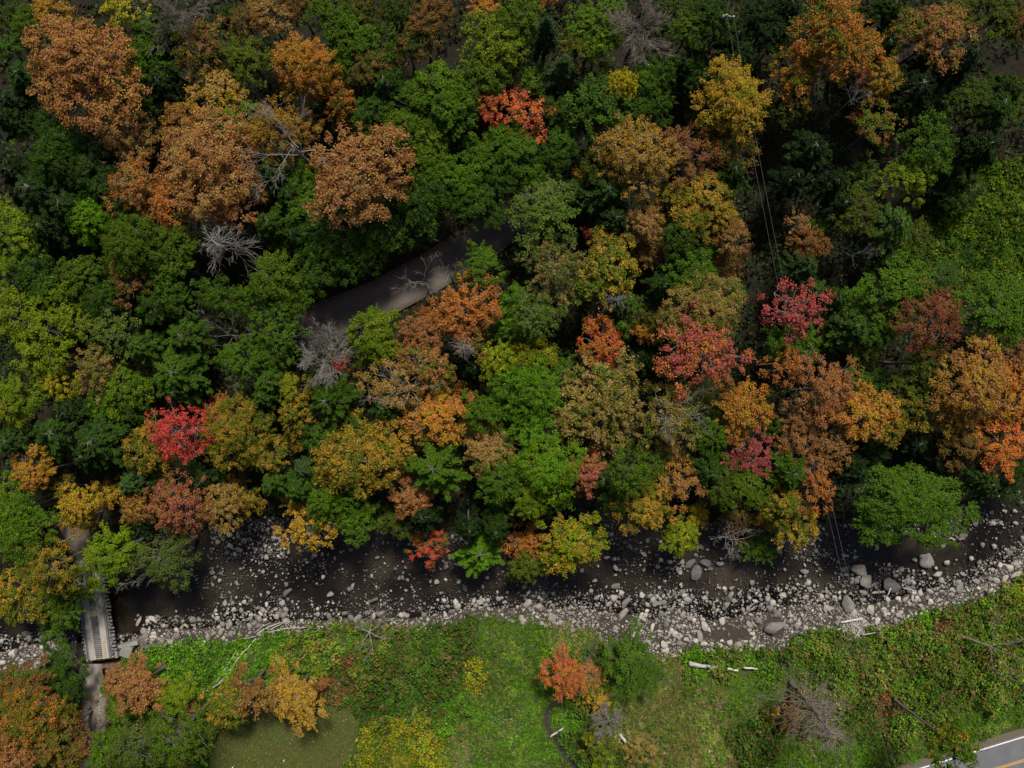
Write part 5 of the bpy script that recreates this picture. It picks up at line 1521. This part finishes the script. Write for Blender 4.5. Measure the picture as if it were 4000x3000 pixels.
for i, (a, b, r, lab) in enumerate([((1420, 1115), (1552, 940), .10, 'straight grey pole standing slanted in the weeds by the rust dome tree'), ((1400, 1105), (1540, 892), .06, 'slender grey pole beside the straight one in the weeds'), ((1330, 1165), (1430, 1108), .07, 'low grey branch in the weeds'),
                      ((1535, 955), (1659, 818), .09, 'grey driftwood pole joining weeds and bar'), ((1555, 826), (1659, 806), .06, 'pale stick flat on the bar stones')]):
    log('driftwood', lab, [T(0, 2, *a), T(0, 2, *b)], r, r * .6, .9 if i < 3 else .5, cat='driftwood', group=G)
def sprawl(name, label, px, py, dz, dirs, L, r, lev, mat, seed, up=0.0, base=None, spread=(.35, .95)):
    rs = np.random.default_rng(seed); x, y, z = drop(px, py, dz); root = empty(name, (x, y, z - dz)); tb = Tubes(); tk = Tubes()
    if base is not None:
        bx, by, bz = drop(base[0], base[1], base[2]); A = np.array([bx - x, by - y, bz - z + dz]); B = np.array([0, 0, dz])
        tk.add(np.array([A, A * .6 + B * .4 + rs.normal(size=3) * .06, A * .2 + B * .8, B]), [r * 1.7, r * 1.4, r * 1.2, r], 8)
    else: tk.add([(0, 0, -.3), (0, 0, dz)], [r * 1.6, r], 7)
    link('trunk', tk.mesh('trunk', mat), root)
    for d, l in dirs:
        grow(tb, np.array([0, 0, dz]), norm(np.array([math.cos(math.radians(d)), math.sin(math.radians(d)), rs.uniform(-.05, .25)])), L * l, r * .7, lev, rs, up, spread, (3, 4), .02)
    link('branches', tb.mesh('branches', mat), root)
    return tag(root, label, 'fallen tree')
q = T(1, 2, 735, 775)
sprawl('fallen_tree', 'pale fallen bare tree with forked branches on the grass bank', q[0], q[1], 2.2, [(-70, 1.0), (-40, .8), (-120, .55), (40, .75), (75, .6), (165, .5)], 3.3, .13, 4, M_BARKP, 5)
q = T(3, 2, 1440, 868); b = T(3, 2, 1188, 790)
sprawl('fallen_tree', 'grey leaning dead trunk with fine bare branches in the roadside brush', q[0], q[1], 3.0, [(-20, 1.3), (-45, 1.1), (10, 1.0), (70, .8), (-80, .8)], 3.0, .10, 4, M_BARKB, 6, base=(b[0], b[1], 1.2), spread=(.2, .6))
q = T(1, 2, 1165, 40); 
log('log', 'white bare stem reaching out of the dark wood over the water', [T(1, 2, 1185, -20), T(1, 2, 1160, 30), T(1, 2, 1130, 80)], .16, .08, 5.0, M_BARKP)
# brush pile
x, y, z = drop(*T(3, 2, 552, 765)); bp = empty('brush_pile', (x, y, z)); tb = Tubes(); br = np.random.default_rng(8)
for i in range(210):
    a = br.normal() * .55 + 2.1; L = br.uniform(.8, 2.6); c = br.normal(size=2) * [1.0, 1.15]; zz = max(.1, 1.0 - .35 * np.hypot(*c)) * br.uniform(.3, 1)
    d = np.array([math.cos(a), math.sin(a), br.normal() * .2]) * L / 2; m = np.array([c[0], c[1], zz])
    tb.add([m - d, m + br.normal(size=3) * .1, m + d], [.05, .04, .02], 4, False)
tag(link('sticks', tb.mesh('sticks', M_DRIFT), bp), kind='stuff')
tb = Tubes(); tb.add([(-.5, -1.5, .7), (.1, -.4, 1.0), (.6, .5, 1.15)], [.14, .12, .09], 7); link('log', tb.mesh('log', M_DRIFT), bp)
tag(bp, 'heap of bleached brushwood washed against the grassy bank', 'brush pile')
# lawn markers
for (a, b, lab) in ((1113, 2966, 'small white marker post on the shaded lawn, next to the weeds'), (914, 2992, 'small white marker post at the lower end of the lawn')):
    x, y, z = drop(a, b); o = empty('marker_post', (x, y, z)); tb = Tubes(); tb.add([(0, 0, -.1), (0, 0, .5), (.02, 0, .62)], [.09, .08, .05], 8); link('post', tb.mesh('post', M_WHITE), o)
    tb = Tubes(); tb.add([(0, 0, .6), (0, 0.05, .66), (0, .12, .68)], [.06, .10, .04], 8); link('cap', tb.mesh('cap', M_WHITE), o); tag(o, lab, 'marker')

# ------------------------------------------------------------------ power line
def pole(px, py, ztop, label):
    x, y = p2w(px, py, ztop); z = gz(x, y); o = empty('utility_pole', (x, y, z)); h = ztop - z
    tb = Tubes(); tb.add([(0, 0, -.5), (0, 0, h * .5), (0, 0, h)], [.17, .145, .11], 10); link('shaft', tb.mesh('shaft', M_BARK), o)
    link('crossarm', build('crossarm', boxv((.25, 0, h - .45), 1.5, .12, .14, -.2), BOXF, M_WOOD), o)
    for t in (-.12, .82):
        tb = Tubes(); tb.add([(t, -.2 * t, h - .38), (t, -.2 * t, h - .28), (t, -.2 * t, h - .2), (t, -.2 * t, h - .12)], [.05, .09, .06, .07], 8); link('insulator', tb.mesh('insulator', M_WHITE), o)
    tb = Tubes(); tb.add([(-.35, 0, h - 1.15), (-.35, 0, h - .5), (-.35, 0, h - .38)], [.2, .2, .08], 12); link('transformer', tb.mesh('transformer', M_BARKG), o)
    return tag(o, label, 'utility pole', 'utility poles'), np.array([x, y, ztop])
_, A = pole(2842, 56, 21.0, 'wooden utility pole with a white fitting at the dark forest edge')
_, B = pole(3535, 3210, 12.7, 'wooden utility pole across the asphalt road')
dirv = norm((B - A)[:2]); side = np.array([-dirv[1], dirv[0], 0])
if side[0] < 0: side = -side
for off, lab in ((-.05, 'thin power cable on the stream pool side of the pair'), (.72, 'thin power cable on the boulder side of the pair')):
    t = np.linspace(0, 1, 60)[:, None]
    Pw = A + (B - A) * t + side * off; Pw[:, 2] -= 4 * 3.2 * (t * (1 - t))[:, 0] + .15
    up = np.array([A + side * off + np.array([2.0, 25.0, 2.5]) * u for u in (1.0, .5)]); Pw = np.concatenate([up, Pw])
    tb = Tubes(); tb.add(Pw, .018, 5); tag(link('power_cable', tb.mesh('power_cable', M_WIRE)), lab, 'cable', 'power cables')
